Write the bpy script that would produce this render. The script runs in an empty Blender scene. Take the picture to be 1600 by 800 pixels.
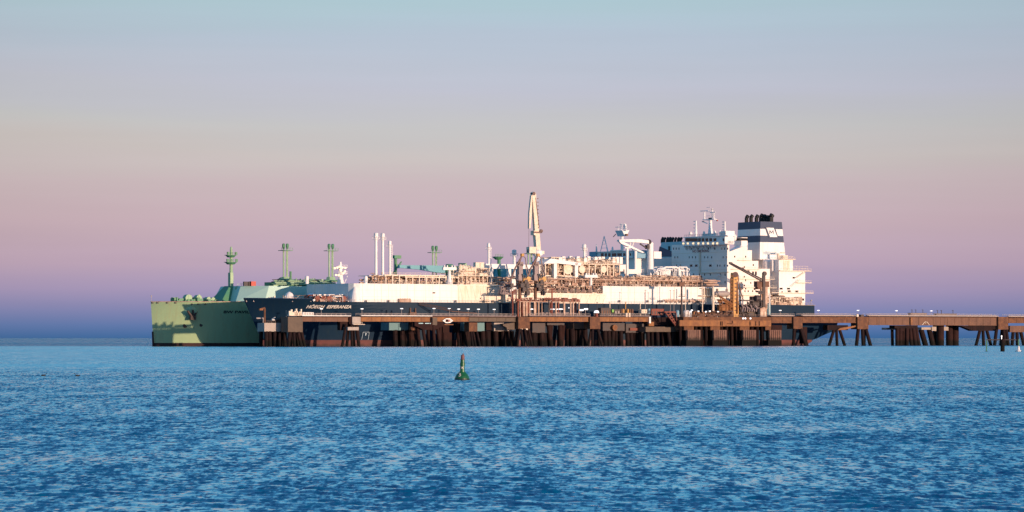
import bpy, math, random
import numpy as np
from mathutils import Vector, Matrix

random.seed(7)
sc = bpy.context.scene
C = sc.collection
R = math.radians

# ------------------------------------------------------------------ camera, world, sun
H = 3.65                                   # eye height over the water, metres
FPX = 5000.0
cam_d = bpy.data.cameras.new('camera')
cam_d.sensor_width = 36.0
cam_d.lens = 36.0 * FPX / 1600.0
cam_d.shift_y = 128.0 / 1600.0
cam_d.clip_start = 1.0
cam_d.clip_end = 200000.0
cam = bpy.data.objects.new('camera', cam_d)
C.objects.link(cam)
cam.location = (0, 0, H)
cam.rotation_euler = (R(90), 0, 0)
sc.camera = cam
sc.render.resolution_x = 1024
sc.render.resolution_y = 512

sc.view_settings.view_transform = 'Standard'
sc.view_settings.look = 'None'
sc.view_settings.exposure = 0.0
sc.view_settings.gamma = 1.0

SUN_AZ = R(45)        # to the right of straight behind the camera
SUN_EL = R(3.4)
sun_vec = Vector((math.sin(SUN_AZ) * math.cos(SUN_EL), -math.cos(SUN_AZ) * math.cos(SUN_EL), math.sin(SUN_EL)))


def lin(c):
    out = []
    for v in c:
        v = v / 255.0
        out.append(v / 12.92 if v <= 0.04045 else ((v + 0.055) / 1.055) ** 2.4)
    return out


def build_world():
    w = bpy.data.worlds.new('World')
    sc.world = w
    w.use_nodes = True
    nt = w.node_tree
    for n in list(nt.nodes):
        nt.nodes.remove(n)
    N = nt.nodes.new
    L = nt.links.new
    out = N('ShaderNodeOutputWorld')
    tc = N('ShaderNodeTexCoord')
    sep = N('ShaderNodeSeparateXYZ')
    L(tc.outputs['Generated'], sep.inputs[0])
    # faint thin cloud bands: elevation wobbles a little with a wide flat noise
    mp = N('ShaderNodeMapping')
    mp.inputs['Scale'].default_value = (5, 5, 60)
    L(tc.outputs['Generated'], mp.inputs[0])
    nz = N('ShaderNodeTexNoise')
    nz.inputs['Scale'].default_value = 1.0
    nz.inputs['Detail'].default_value = 5.0
    L(mp.outputs[0], nz.inputs[0])
    m1 = N('ShaderNodeMath'); m1.operation = 'MULTIPLY_ADD'
    L(nz.outputs[0], m1.inputs[0]); m1.inputs[1].default_value = 0.018; m1.inputs[2].default_value = -0.009
    # the warm band sits a little higher in the middle, cooler towards both sides
    x2 = N('ShaderNodeMath'); x2.operation = 'MULTIPLY'
    L(sep.outputs[0], x2.inputs[0]); L(sep.outputs[0], x2.inputs[1])
    cl = N('ShaderNodeMath'); cl.operation = 'MINIMUM'
    L(x2.outputs[0], cl.inputs[0]); cl.inputs[1].default_value = 0.03
    m2 = N('ShaderNodeMath'); m2.operation = 'MULTIPLY_ADD'
    L(cl.outputs[0], m2.inputs[0]); m2.inputs[1].default_value = -0.12; L(m1.outputs[0], m2.inputs[2])
    sc_ = N('ShaderNodeMath'); sc_.operation = 'MULTIPLY'      # wobble fades out at the horizon
    L(m2.outputs[0], sc_.inputs[0])
    fd = N('ShaderNodeMath'); fd.operation = 'MULTIPLY'; fd.use_clamp = True
    L(sep.outputs[2], fd.inputs[0]); fd.inputs[1].default_value = 16.0
    L(fd.outputs[0], sc_.inputs[1])
    ad = N('ShaderNodeMath'); ad.operation = 'ADD'; ad.use_clamp = True
    L(sep.outputs[2], ad.inputs[0]); L(sc_.outputs[0], ad.inputs[1])
    # low band (0..0.125) and high band
    lo = N('ShaderNodeMath'); lo.operation = 'MULTIPLY'; lo.use_clamp = True
    L(ad.outputs[0], lo.inputs[0]); lo.inputs[1].default_value = 8.0
    r1 = N('ShaderNodeValToRGB')
    stops = [(528, (74, 128, 172)), (508, (110, 141, 187)), (485, (140, 151, 193)), (455, (168, 162, 197)),
             (415, (188, 172, 196)), (350, (196, 178, 194)), (290, (198, 185, 196)), (240, (197, 192, 197)),
             (200, (192, 194, 201)), (140, (187, 191, 210)), (70, (178, 192, 212)), (0, (170, 196, 210))]
    glow = (0.09, 0.095, 0.067)                     # what the daylight sky below adds
    els = r1.color_ramp.elements
    while len(els) > 1:
        els.remove(els[0])
    for i, (y, c) in enumerate(stops):
        t = (528 - y) / FPX * 8.0
        e = els[0] if i == 0 else els.new(t)
        e.position = t
        e.color = [max(0.0, (v - g) / 0.93) for v, g in zip(lin(c), glow)] + [1]
    L(lo.outputs[0], r1.inputs[0])
    r2 = N('ShaderNodeValToRGB')
    els = r2.color_ramp.elements
    hs = [(0.105, (158, 186, 202)), (0.12, (128, 212, 248)), (0.19, (104, 208, 254)), (0.34, (76, 186, 250)), (0.55, (84, 142, 200)), (1.0, (70, 118, 178))]
    els[0].position = hs[0][0]; els[0].color = lin(hs[0][1]) + [1]
    els[1].position = hs[-1][0]; els[1].color = lin(hs[-1][1]) + [1]
    for t, c in hs[1:-1]:
        e = els.new(t); e.color = lin(c) + [1]
    L(ad.outputs[0], r2.inputs[0])
    gt = N('ShaderNodeMapRange')
    gt.inputs['From Min'].default_value = 0.100; gt.inputs['From Max'].default_value = 0.12
    L(ad.outputs[0], gt.inputs['Value'])
    mx = N('ShaderNodeMix'); mx.data_type = 'RGBA'
    L(gt.outputs[0], mx.inputs['Factor']); L(r1.outputs[0], mx.inputs['A']); L(r2.outputs[0], mx.inputs['B'])
    bg1 = N('ShaderNodeBackground'); bg1.inputs[1].default_value = 0.93
    vg = N('ShaderNodeMath'); vg.operation = 'MULTIPLY_ADD'          # sky darkened to both sides of the view, like a lens vignette
    L(cl.outputs[0], vg.inputs[0]); vg.inputs[1].default_value = -4.5; vg.inputs[2].default_value = 1.0
    vm_ = N('ShaderNodeVectorMath'); vm_.operation = 'SCALE'
    bk = N('ShaderNodeMapRange'); bk.inputs['From Min'].default_value = -0.2; bk.inputs['From Max'].default_value = 0.5   # unseen sky behind the camera dimmed to lower the fill light
    bk.inputs['To Min'].default_value = 0.8; bk.inputs['To Max'].default_value = 1.0
    L(sep.outputs[1], bk.inputs['Value'])
    mp2 = N('ShaderNodeMapping'); mp2.inputs['Scale'].default_value = (4, 4, 90); mp2.inputs['Rotation'].default_value = (0, 0.02, 0)
    L(tc.outputs['Generated'], mp2.inputs[0])
    ns = N('ShaderNodeTexNoise'); ns.inputs['Scale'].default_value = 1.3; ns.inputs['Detail'].default_value = 6.0; ns.inputs['Roughness'].default_value = 0.55
    L(mp2.outputs[0], ns.inputs[0])
    m6 = N('ShaderNodeMapRange'); m6.inputs['From Min'].default_value = 0.3; m6.inputs['From Max'].default_value = 0.7     # thin high streaks
    m6.inputs['To Min'].default_value = 0.975; m6.inputs['To Max'].default_value = 1.025
    L(ns.outputs[0], m6.inputs['Value'])
    v6 = N('ShaderNodeMath'); v6.operation = 'MULTIPLY'; L(vg.outputs[0], v6.inputs[0]); L(m6.outputs[0], v6.inputs[1])
    vb = N('ShaderNodeMath'); vb.operation = 'MULTIPLY'; L(v6.outputs[0], vb.inputs[0]); L(bk.outputs[0], vb.inputs[1])
    L(mx.outputs['Result'], vm_.inputs[0]); L(vb.outputs[0], vm_.inputs['Scale'])
    L(vm_.outputs[0], bg1.inputs[0])
    sky = N('ShaderNodeTexSky')
    sky.sky_type = 'NISHITA'; sky.sun_disc = False
    sky.sun_elevation = SUN_EL
    sky.sun_rotation = math.pi - SUN_AZ
    bg2 = N('ShaderNodeBackground'); bg2.inputs[1].default_value = 0.05
    L(sky.outputs[0], bg2.inputs[0])
    add = N('ShaderNodeAddShader')
    L(bg1.outputs[0], add.inputs[0]); L(bg2.outputs[0], add.inputs[1])
    L(add.outputs[0], out.inputs[0])


build_world()
sun_d = bpy.data.lights.new('sun', 'SUN')
sun_d.energy = 5.0
sun_d.angle = R(0.6)
sun_d.color = (1.0, 0.70, 0.50)
sun = bpy.data.objects.new('sun', sun_d)
C.objects.link(sun)
sun.rotation_euler = (-sun_vec).to_track_quat('-Z', 'Y').to_euler()

# ------------------------------------------------------------------ the berth frame: x runs aft along the ships, y away from the viewer
TH = R(33); CT = math.cos(TH); ST = math.sin(TH); BX, BY = -114.9, 1368.0


def AX(px, y):                    # distance along the berth of a sight line at lateral distance y
    k = (px - 800) / FPX
    return (k * (BY + y * CT) - (BX - y * ST)) / (CT - k * ST)


def AY(px, x):                    # lateral distance of a sight line at distance x along the berth
    k = (px - 800) / FPX
    return (BX + x * CT - k * (BY + x * ST)) / (ST + k * CT)


def AZ(py, x, y):
    return H + (528 - py) / FPX * (BY + x * ST + y * CT)


def P(px, py, y):
    x = AX(px, y)
    return Vector((x, y, AZ(py, x, y)))


def world_of(p):
    return Vector((BX + p[0] * CT - p[1] * ST, BY + p[0] * ST + p[1] * CT, p[2]))


# ------------------------------------------------------------------ materials
MATS = {}


def tide(name, zt=2.3, col=(0.006, 0.007, 0.006)):
    nt = MATS[name].node_tree; b = nt.nodes['Principled BSDF']; src = b.inputs['Base Color'].links[0].from_socket
    N = nt.nodes.new; L = nt.links.new
    g = N('ShaderNodeNewGeometry'); sp = N('ShaderNodeSeparateXYZ'); L(g.outputs['Position'], sp.inputs[0])
    n = N('ShaderNodeTexNoise'); n.inputs['Scale'].default_value = 0.5; n.inputs['Detail'].default_value = 4.0; L(g.outputs['Position'], n.inputs[0])
    a = N('ShaderNodeMath'); a.operation = 'MULTIPLY_ADD'; L(n.outputs[0], a.inputs[0]); a.inputs[1].default_value = 2.6; L(sp.outputs[2], a.inputs[2])
    m = N('ShaderNodeMapRange'); m.inputs['From Min'].default_value = zt + 1.0; m.inputs['From Max'].default_value = zt + 2.2; m.inputs['To Min'].default_value = 0.85; m.inputs['To Max'].default_value = 0.0
    L(a.outputs[0], m.inputs['Value'])
    x = N('ShaderNodeMix'); x.data_type = 'RGBA'; L(m.outputs[0], x.inputs['Factor']); L(src, x.inputs['A']); x.inputs['B'].default_value = list(col) + [1]
    L(x.outputs['Result'], b.inputs['Base Color'])


def mat(name, col, col2=None, rough=0.6, scale=0.3, metal=0.0, streak=None, streak_amt=0.5, emit=None, bump=0.0, spec=0.5, stretch=(1, 1, 1), contrast=0.25):
    m = bpy.data.materials.new(name)
    m.use_nodes = True
    nt = m.node_tree
    N = nt.nodes.new; L = nt.links.new
    b = nt.nodes['Principled BSDF']
    b.inputs['Roughness'].default_value = rough
    b.inputs['Metallic'].default_value = metal
    b.inputs['Specular IOR Level'].default_value = spec
    tc = N('ShaderNodeTexCoord')
    mp = N('ShaderNodeMapping'); mp.inputs['Scale'].default_value = stretch
    L(tc.outputs['Object'], mp.inputs[0])
    nz = N('ShaderNodeTexNoise'); nz.inputs['Scale'].default_value = scale; nz.inputs['Detail'].default_value = 6; nz.inputs['Roughness'].default_value = 0.65
    L(mp.outputs[0], nz.inputs[0])
    mr = N('ShaderNodeMapRange'); mr.inputs['From Min'].default_value = 0.5 - contrast; mr.inputs['From Max'].default_value = 0.5 + contrast
    L(nz.outputs[0], mr.inputs['Value'])
    mx = N('ShaderNodeMix'); mx.data_type = 'RGBA'
    c2 = col2 if col2 else [v * 0.8 for v in col]
    mx.inputs['A'].default_value = list(col) + [1]; mx.inputs['B'].default_value = list(c2) + [1]
    L(mr.outputs[0], mx.inputs['Factor'])
    last = mx.outputs['Result']
    if streak:
        mp2 = N('ShaderNodeMapping'); mp2.inputs['Scale'].default_value = (0.9, 0.9, 0.07)
        L(tc.outputs['Object'], mp2.inputs[0])
        n2 = N('ShaderNodeTexNoise'); n2.inputs['Scale'].default_value = 0.8; n2.inputs['Detail'].default_value = 5; n2.inputs['Roughness'].default_value = 0.7
        L(mp2.outputs[0], n2.inputs[0])
        m3 = N('ShaderNodeMapRange'); m3.inputs['From Min'].default_value = 0.5; m3.inputs['From Max'].default_value = 0.75; m3.inputs['To Max'].default_value = streak_amt
        L(n2.outputs[0], m3.inputs['Value'])
        mx2 = N('ShaderNodeMix'); mx2.data_type = 'RGBA'
        L(m3.outputs[0], mx2.inputs['Factor']); L(last, mx2.inputs['A']); mx2.inputs['B'].default_value = list(streak) + [1]
        last = mx2.outputs['Result']
    L(last, b.inputs['Base Color'])
    if bump:
        bp = N('ShaderNodeBump'); bp.inputs['Strength'].default_value = bump; bp.inputs['Distance'].default_value = 0.3
        L(nz.outputs[0], bp.inputs['Height']); L(bp.outputs[0], b.inputs['Normal'])
    if emit:
        b.inputs['Emission Color'].default_value = list(emit[0]) + [1]
        b.inputs['Emission Strength'].default_value = emit[1]
    MATS[name] = m
    return m


mat('white_paint', (0.84, 0.83, 0.83), (0.76, 0.73, 0.72), rough=0.45, scale=0.12, streak=(0.60, 0.42, 0.28), streak_amt=0.3)
mat('white_stained', (0.84, 0.80, 0.75), (0.78, 0.64, 0.48), rough=0.55, scale=0.15, streak=(0.60, 0.32, 0.12), streak_amt=0.65)
mat('house_white', (0.88, 0.80, 0.76), (0.82, 0.74, 0.70), rough=0.45, scale=0.1, streak=(0.62, 0.5, 0.38), streak_amt=0.15)
mat('cream_steel', (0.80, 0.72, 0.62), (0.66, 0.48, 0.33), rough=0.55, scale=0.8)
mat('pipe_tan', (0.58, 0.42, 0.33), (0.32, 0.17, 0.11), rough=0.6, scale=0.5, contrast=0.15)
mat('pipe_dark', (0.10, 0.07, 0.07), (0.22, 0.13, 0.10), rough=0.6, scale=0.5)
mat('navy_hull', (0.004, 0.021, 0.048), (0.005, 0.026, 0.056), rough=0.6, spec=0.2, scale=0.08, streak=(0.018, 0.036, 0.045), streak_amt=0.4)
mat('navy_trim', (0.018, 0.038, 0.09), (0.02, 0.04, 0.10), rough=0.4)
mat('boot_red', (0.17, 0.05, 0.045), (0.09, 0.035, 0.035), rough=0.7, scale=0.2)
mat('green_hull', (0.31, 0.45, 0.25), (0.38, 0.49, 0.26), rough=0.5, scale=0.07, streak=(0.36, 0.30, 0.15), streak_amt=0.5)
mat('green_trunk', (0.42, 0.62, 0.55), (0.36, 0.56, 0.50), rough=0.5, scale=0.1)
mat('green_deck', (0.05, 0.22, 0.15), (0.10, 0.24, 0.10), rough=0.55, scale=0.4)
mat('pale_green', (0.34, 0.48, 0.28), (0.22, 0.38, 0.24), rough=0.5, scale=0.4)
mat('dark_rust_band', (0.05, 0.012, 0.012), (0.03, 0.01, 0.01), rough=0.7)
mat('glass_dark', (0.010, 0.012, 0.016), rough=0.12)
mat('soot_black', (0.012, 0.012, 0.013), rough=0.6)
mat('anchor_iron', (0.03, 0.025, 0.025), (0.07, 0.04, 0.03), rough=0.7, scale=1.0)
mat('rust_steel', (0.31, 0.13, 0.042), (0.18, 0.07, 0.03), rough=0.75, scale=0.5, streak=(0.09, 0.04, 0.028), streak_amt=0.7, contrast=0.16)
mat('rust_brown', (0.20, 0.10, 0.06), (0.12, 0.06, 0.045), rough=0.8, scale=0.3, streak=(0.06, 0.035, 0.03), streak_amt=0.7)
mat('jetty_concrete', (0.20, 0.088, 0.042), (0.10, 0.046, 0.03), rough=0.9, scale=0.6, streak=(0.06, 0.032, 0.026), streak_amt=0.75, contrast=0.15)
mat('grey_concrete', (0.16, 0.115, 0.085), (0.10, 0.075, 0.06), rough=0.9, scale=0.35, streak=(0.08, 0.06, 0.05), streak_amt=0.5)
mat('pale_concrete', (0.46, 0.40, 0.36), (0.36, 0.31, 0.28), rough=0.9, scale=0.3, streak=(0.22, 0.18, 0.15), streak_amt=0.5)
mat('teal_panel', (0.14, 0.27, 0.29), (0.11, 0.22, 0.25), rough=0.7, scale=0.3)
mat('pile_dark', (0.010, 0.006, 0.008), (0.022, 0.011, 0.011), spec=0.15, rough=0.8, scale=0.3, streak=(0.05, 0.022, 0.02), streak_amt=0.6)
mat('pile_brown', (0.04, 0.016, 0.014), (0.018, 0.009, 0.010), spec=0.15, rough=0.8, scale=0.3)
mat('fender_panel', (0.20, 0.10, 0.075), (0.10, 0.05, 0.04), rough=0.8, scale=0.4, streak=(0.36, 0.24, 0.18), streak_amt=0.6)
mat('deck_grey', (0.30, 0.26, 0.25), (0.22, 0.19, 0.18), rough=0.8)
mat('rail_grey', (0.42, 0.36, 0.34), (0.30, 0.25, 0.24), rough=0.6, scale=1.0)
mat('crane_orange', (0.66, 0.38, 0.11), (0.42, 0.19, 0.06), rough=0.55, scale=0.6)
mat('arm_brown', (0.20, 0.11, 0.09), (0.10, 0.06, 0.06), rough=0.6, scale=0.6)
mat('arm_grey', (0.34, 0.26, 0.26), (0.16, 0.12, 0.13), rough=0.55, scale=0.5)
mat('machine_dark', (0.035, 0.035, 0.045), (0.08, 0.05, 0.045), rough=0.6, scale=0.6)
mat('red_brown', (0.26, 0.06, 0.035), (0.14, 0.035, 0.025), rough=0.65, scale=0.5)
mat('blue_grey', (0.18, 0.36, 0.48), (0.14, 0.30, 0.40), rough=0.5)
mat('teal_paint', (0.12, 0.36, 0.42), (0.10, 0.30, 0.36), rough=0.5)
mat('pale_teal', (0.35, 0.55, 0.60), (0.30, 0.50, 0.55), rough=0.5)
mat('buoy_green', (0.010, 0.13, 0.045), (0.006, 0.07, 0.03), rough=0.35, scale=1.5)
mat('buoy_dark', (0.008, 0.03, 0.02), rough=0.5)
mat('buoy_red', (0.30, 0.12, 0.12), (0.05, 0.03, 0.04), rough=0.6, scale=2.0)
mat('white_letter', (0.74, 0.68, 0.62), rough=0.5)
mat('dark_letter', (0.01, 0.02, 0.02), rough=0.5)
mat('red_letter', (0.30, 0.07, 0.06), rough=0.5)
mat('pale_blue_letter', (0.40, 0.52, 0.60), rough=0.5)
mat('lamp_lit', (0.9, 0.9, 0.9), rough=0.4, emit=((0.92, 0.95, 1.0), 1.0))
mat('lamp_warm', (0.9, 0.8, 0.6), rough=0.4, emit=((1.0, 0.66, 0.34), 1.25))
mat('red_item', (0.5, 0.05, 0.03), rough=0.5)
mat('green_item', (0.22, 0.50, 0.10), rough=0.5)
mat('feather_dark', (0.03, 0.03, 0.03), rough=0.7)
M = MATS
tide('pile_dark'); tide('pile_brown'); tide('fender_panel', 3.4, (0.02, 0.014, 0.012)); tide('boot_red', 0.6, (0.03, 0.015, 0.015))


def water_material():
    m = bpy.data.materials.new('sea_water')
    m.use_nodes = True
    nt = m.node_tree
    N = nt.nodes.new; L = nt.links.new
    b = nt.nodes['Principled BSDF']
    b.inputs['Base Color'].default_value = (0.0, 0.11, 0.25, 1)
    b.inputs['IOR'].default_value = 1.333
    b.inputs['Roughness'].default_value = 0.10
    geo = N('ShaderNodeNewGeometry')

    def noise(sx, sy, detail, rough=0.6):
        mp = N('ShaderNodeMapping'); mp.inputs['Scale'].default_value = (sx, sy, 1)
        L(geo.outputs['Position'], mp.inputs[0])
        n = N('ShaderNodeTexNoise'); n.inputs['Scale'].default_value = 1.0; n.inputs['Detail'].default_value = detail; n.inputs['Roughness'].default_value = rough
        L(mp.outputs[0], n.inputs[0])
        return n

    def vm(op, a, b_=None, val=None):
        n = N('ShaderNodeVectorMath'); n.operation = op
        L(a, n.inputs[0])
        if b_ is not None: L(b_, n.inputs[1])
        if val is not None:
            if op == 'SCALE': n.inputs['Scale'].default_value = val
            else: n.inputs[1].default_value = val
        return n.outputs[0]
    # ripples: three sizes of facet tilt, in metres of water surface
    parts = []
    for sx, sy, det, amp in ((6.0, 2.6, 4.0, RIP[0]), (3.2, 0.5, 3.0, RIP[1]), (1.3, 0.07, 3.0, RIP[1] * 0.55), (0.10, 0.016, 3.0, RIP[2])):
        n = noise(sx, sy, det)
        c = vm('SUBTRACT', n.outputs['Color'], val=(0.5, 0.5, 0.5))
        parts.append(vm('MULTIPLY', c, val=(amp, amp, 0)))
    tot = vm('ADD', vm('ADD', parts[0], parts[1]), vm('ADD', parts[2], parts[3]))
    # calm water in the lee beyond the wind line, rougher again out at sea, with long irregular slicks
    sep = N('ShaderNodeSeparateXYZ'); L(geo.outputs['Position'], sep.inputs[0])
    wob = noise(0.012, 0.006, 3.0)
    ad = N('ShaderNodeMath'); ad.operation = 'MULTIPLY_ADD'; L(wob.outputs[0], ad.inputs[0]); ad.inputs[1].default_value = 160.0; L(sep.outputs[1], ad.inputs[2])
    ramp = N('ShaderNodeMapRange'); L(ad.outputs[0], ramp.inputs['Value'])
    ramp.inputs['From Min'].default_value = 0; ramp.inputs['From Max'].default_value = 4000
    cr = N('ShaderNodeValToRGB'); L(ramp.outputs[0], cr.inputs[0])
    els = cr.color_ramp.elements
    els[0].position = 0.0; els[0].color = (1, 1, 1, 1); els[1].position = 1.0
    els[0].color = (0.4, 0.4, 0.4, 1); els[1].color = (0.85, 0.85, 0.85, 1)
    for p, v in ((0.095, 0.4), (0.107, 0.4 * CALM), (0.37, 0.4 * CALM), (0.40, 0.9), (0.55, 0.5), (0.62, 0.9)):
        e = els.new(p); e.color = (v, v, v, 1)
    sl = noise(0.004, 0.02, 4.0)
    mr = N('ShaderNodeMapRange'); mr.inputs['From Min'].default_value = 0.35; mr.inputs['From Max'].default_value = 0.65; mr.inputs['To Min'].default_value = 0.55; mr.inputs['To Max'].default_value = 1.2
    L(sl.outputs[0], mr.inputs['Value'])
    mm = N('ShaderNodeMath'); mm.operation = 'MULTIPLY'; L(cr.outputs[0], mm.inputs[0]); L(mr.outputs[0], mm.inputs[1])
    m25 = N('ShaderNodeMath'); m25.operation = 'MULTIPLY'; L(mm.outputs[0], m25.inputs[0]); m25.inputs[1].default_value = 2.5; mm = m25
    sc_ = N('ShaderNodeVectorMath'); sc_.operation = 'SCALE'; L(tot, sc_.inputs[0]); L(mm.outputs[0], sc_.inputs['Scale'])
    far = N('ShaderNodeMapRange'); L(ad.outputs[0], far.inputs['Value'])          # wind side facets, steeper in the open sea
    far.inputs['From Min'].default_value = 1420; far.inputs['From Max'].default_value = 1620; far.inputs['To Min'].default_value = BIAS; far.inputs['To Max'].default_value = BIAS * 2.4
    cb = N('ShaderNodeCombineXYZ'); L(far.outputs[0], cb.inputs[1])
    tilt = vm('MINIMUM', vm('ADD', sc_.outputs[0], cb.outputs[0]), val=(1.0, -0.02, 1.0))
    nn = vm('NORMALIZE', vm('ADD', geo.outputs['Normal'], tilt))
    L(nn, b.inputs['Normal'])
    return m


RIP = (1.45, 0.95, 0.08)
CALM = 0.45
BIAS = -0.105


def build_water():
    rng = np.random.RandomState(3)
    rs = [4.0]
    while rs[-1] < 60000:
        r = rs[-1]
        if r < 56: d = max(0.6, r * 0.1)
        elif r < 330: d = 0.105 + 0.225 * (r - 56) / 270.0
        elif r < 1500: d = 0.33 * (r / 330.0) ** 2.2
        else: d = r * 0.12
        rs.append(r + d)
    rs = np.array(rs)
    NA = 1000
    AW = 0.185
    a_d = np.linspace(-AW, AW, NA)
    a_c = np.concatenate([np.linspace(-math.pi, -0.23, 60)[:-1], np.linspace(-0.23, -AW, 6)[:-1]])
    az = np.concatenate([a_c, a_d, -a_c[::-1]])
    az = az[:-1]
    na_, nr = len(az), len(rs)
    A, RR = np.meshgrid(az.astype(np.float32), rs.astype(np.float32))
    X = RR * np.sin(A); Y = RR * np.cos(A)
    Z = np.zeros_like(X)
    i1 = len(a_c); i0 = slice(i1 - 3, i1 + NA + 3)
    Xs, Ys = X[:, i0], Y[:, i0]
    dr = np.gradient(rs)[:, None]
    dtan = rs[:, None] * (2 * AW / NA)
    res = np.maximum(dr, dtan)
    sub = np.zeros_like(Xs)
    nw = 84
    for i in range(nw):
        lam = 0.30 * (3.6 / 0.30) ** ((i + rng.rand()) / nw)
        th = rng.normal(0.2, 0.55)
        k = 2 * math.pi / lam
        kx, ky = k * math.sin(th), k * math.cos(th)
        slope = WSL * (1.0 if lam < 1.1 else (1.1 / lam) ** 1.7)
        eff = np.clip(lam / res - 2.2, 0, 1).astype(np.float32)
        rows = np.nonzero(eff[:, 0] > 0)[0]
        rows = rows[rs[rows] > 40]
        if len(rows) == 0: continue
        a, b = rows[0], rows[-1] + 1
        ph = kx * Xs[a:b] + ky * Ys[a:b] + rng.rand() * 6.283
        s = np.sin(ph)
        sub[a:b] += (slope / k) * eff[a:b] * (s + 0.28 * (s * s - 0.5) * 2)
    g = np.zeros_like(Xs)
    for i in range(10):
        th = rng.normal(0, 0.7); k = 2 * math.pi / rng.uniform(8, 50)
        g += np.sin(k * math.sin(th) * Xs + k * math.cos(th) * Ys + rng.rand() * 6.28)
    sub *= np.clip(1.0 + 0.20 * g, 0.3, 1.9)
    sub *= np.clip((420 - rs) / 70, 0.12, 1)[:, None] * np.clip((1400 - rs) / 600, 0, 1)[:, None] * np.clip((rs - 40) / 14, 0, 1)[:, None]
    edge = np.minimum(np.arange(sub.shape[1]), np.arange(sub.shape[1])[::-1]) / 3.0
    Z[:, i0] = sub * np.clip(edge, 0, 1)[None, :]
    co = np.stack([X, Y, Z], -1).reshape(-1, 3)
    idx = np.arange(nr * na_).reshape(nr, na_)
    nxt = np.roll(idx, -1, axis=1)
    q = np.stack([idx[:-1], idx[1:], nxt[1:], nxt[:-1]], -1).reshape(-1, 4)
    me = bpy.data.meshes.new('water')
    me.vertices.add(len(co)); me.vertices.foreach_set('co', co.astype(np.float32).ravel())
    me.loops.add(q.size); me.loops.foreach_set('vertex_index', q[:, ::-1].astype(np.int32).ravel())
    me.polygons.add(len(q))
    me.polygons.foreach_set('loop_start', np.arange(0, q.size, 4, dtype=np.int32))
    me.polygons.foreach_set('loop_total', np.full(len(q), 4, dtype=np.int32))
    me.polygons.foreach_set('use_smooth', np.ones(len(q), dtype=bool))
    me.update(calc_edges=True)
    me.materials.append(water_material())
    o = bpy.data.objects.new('water', me)
    C.objects.link(o)
    o['kind'] = 'structure'
    return o


WSL = 0.022
build_water()

# ------------------------------------------------------------------ object helpers
BASE = {}


def thing(name, label, cat, base=(0, 0, 0), group=None):
    o = bpy.data.objects.new(name, None)
    C.objects.link(o)
    o.location = world_of(base)
    o.rotation_euler = (0, 0, TH)
    o.empty_display_size = 2.0
    o['label'] = label; o['category'] = cat
    if group: o['group'] = group
    BASE[o.name] = Vector(base)
    return o


def copy_tree(o, parent=None):
    c = o.copy(); C.objects.link(c)
    if parent is not None: c.parent = parent
    for ch in list(o.children): copy_tree(ch, c)
    return c


def place(root, base, label, group=None):
    root.location = world_of(base)
    root['label'] = label
    if group: root['group'] = group


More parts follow.
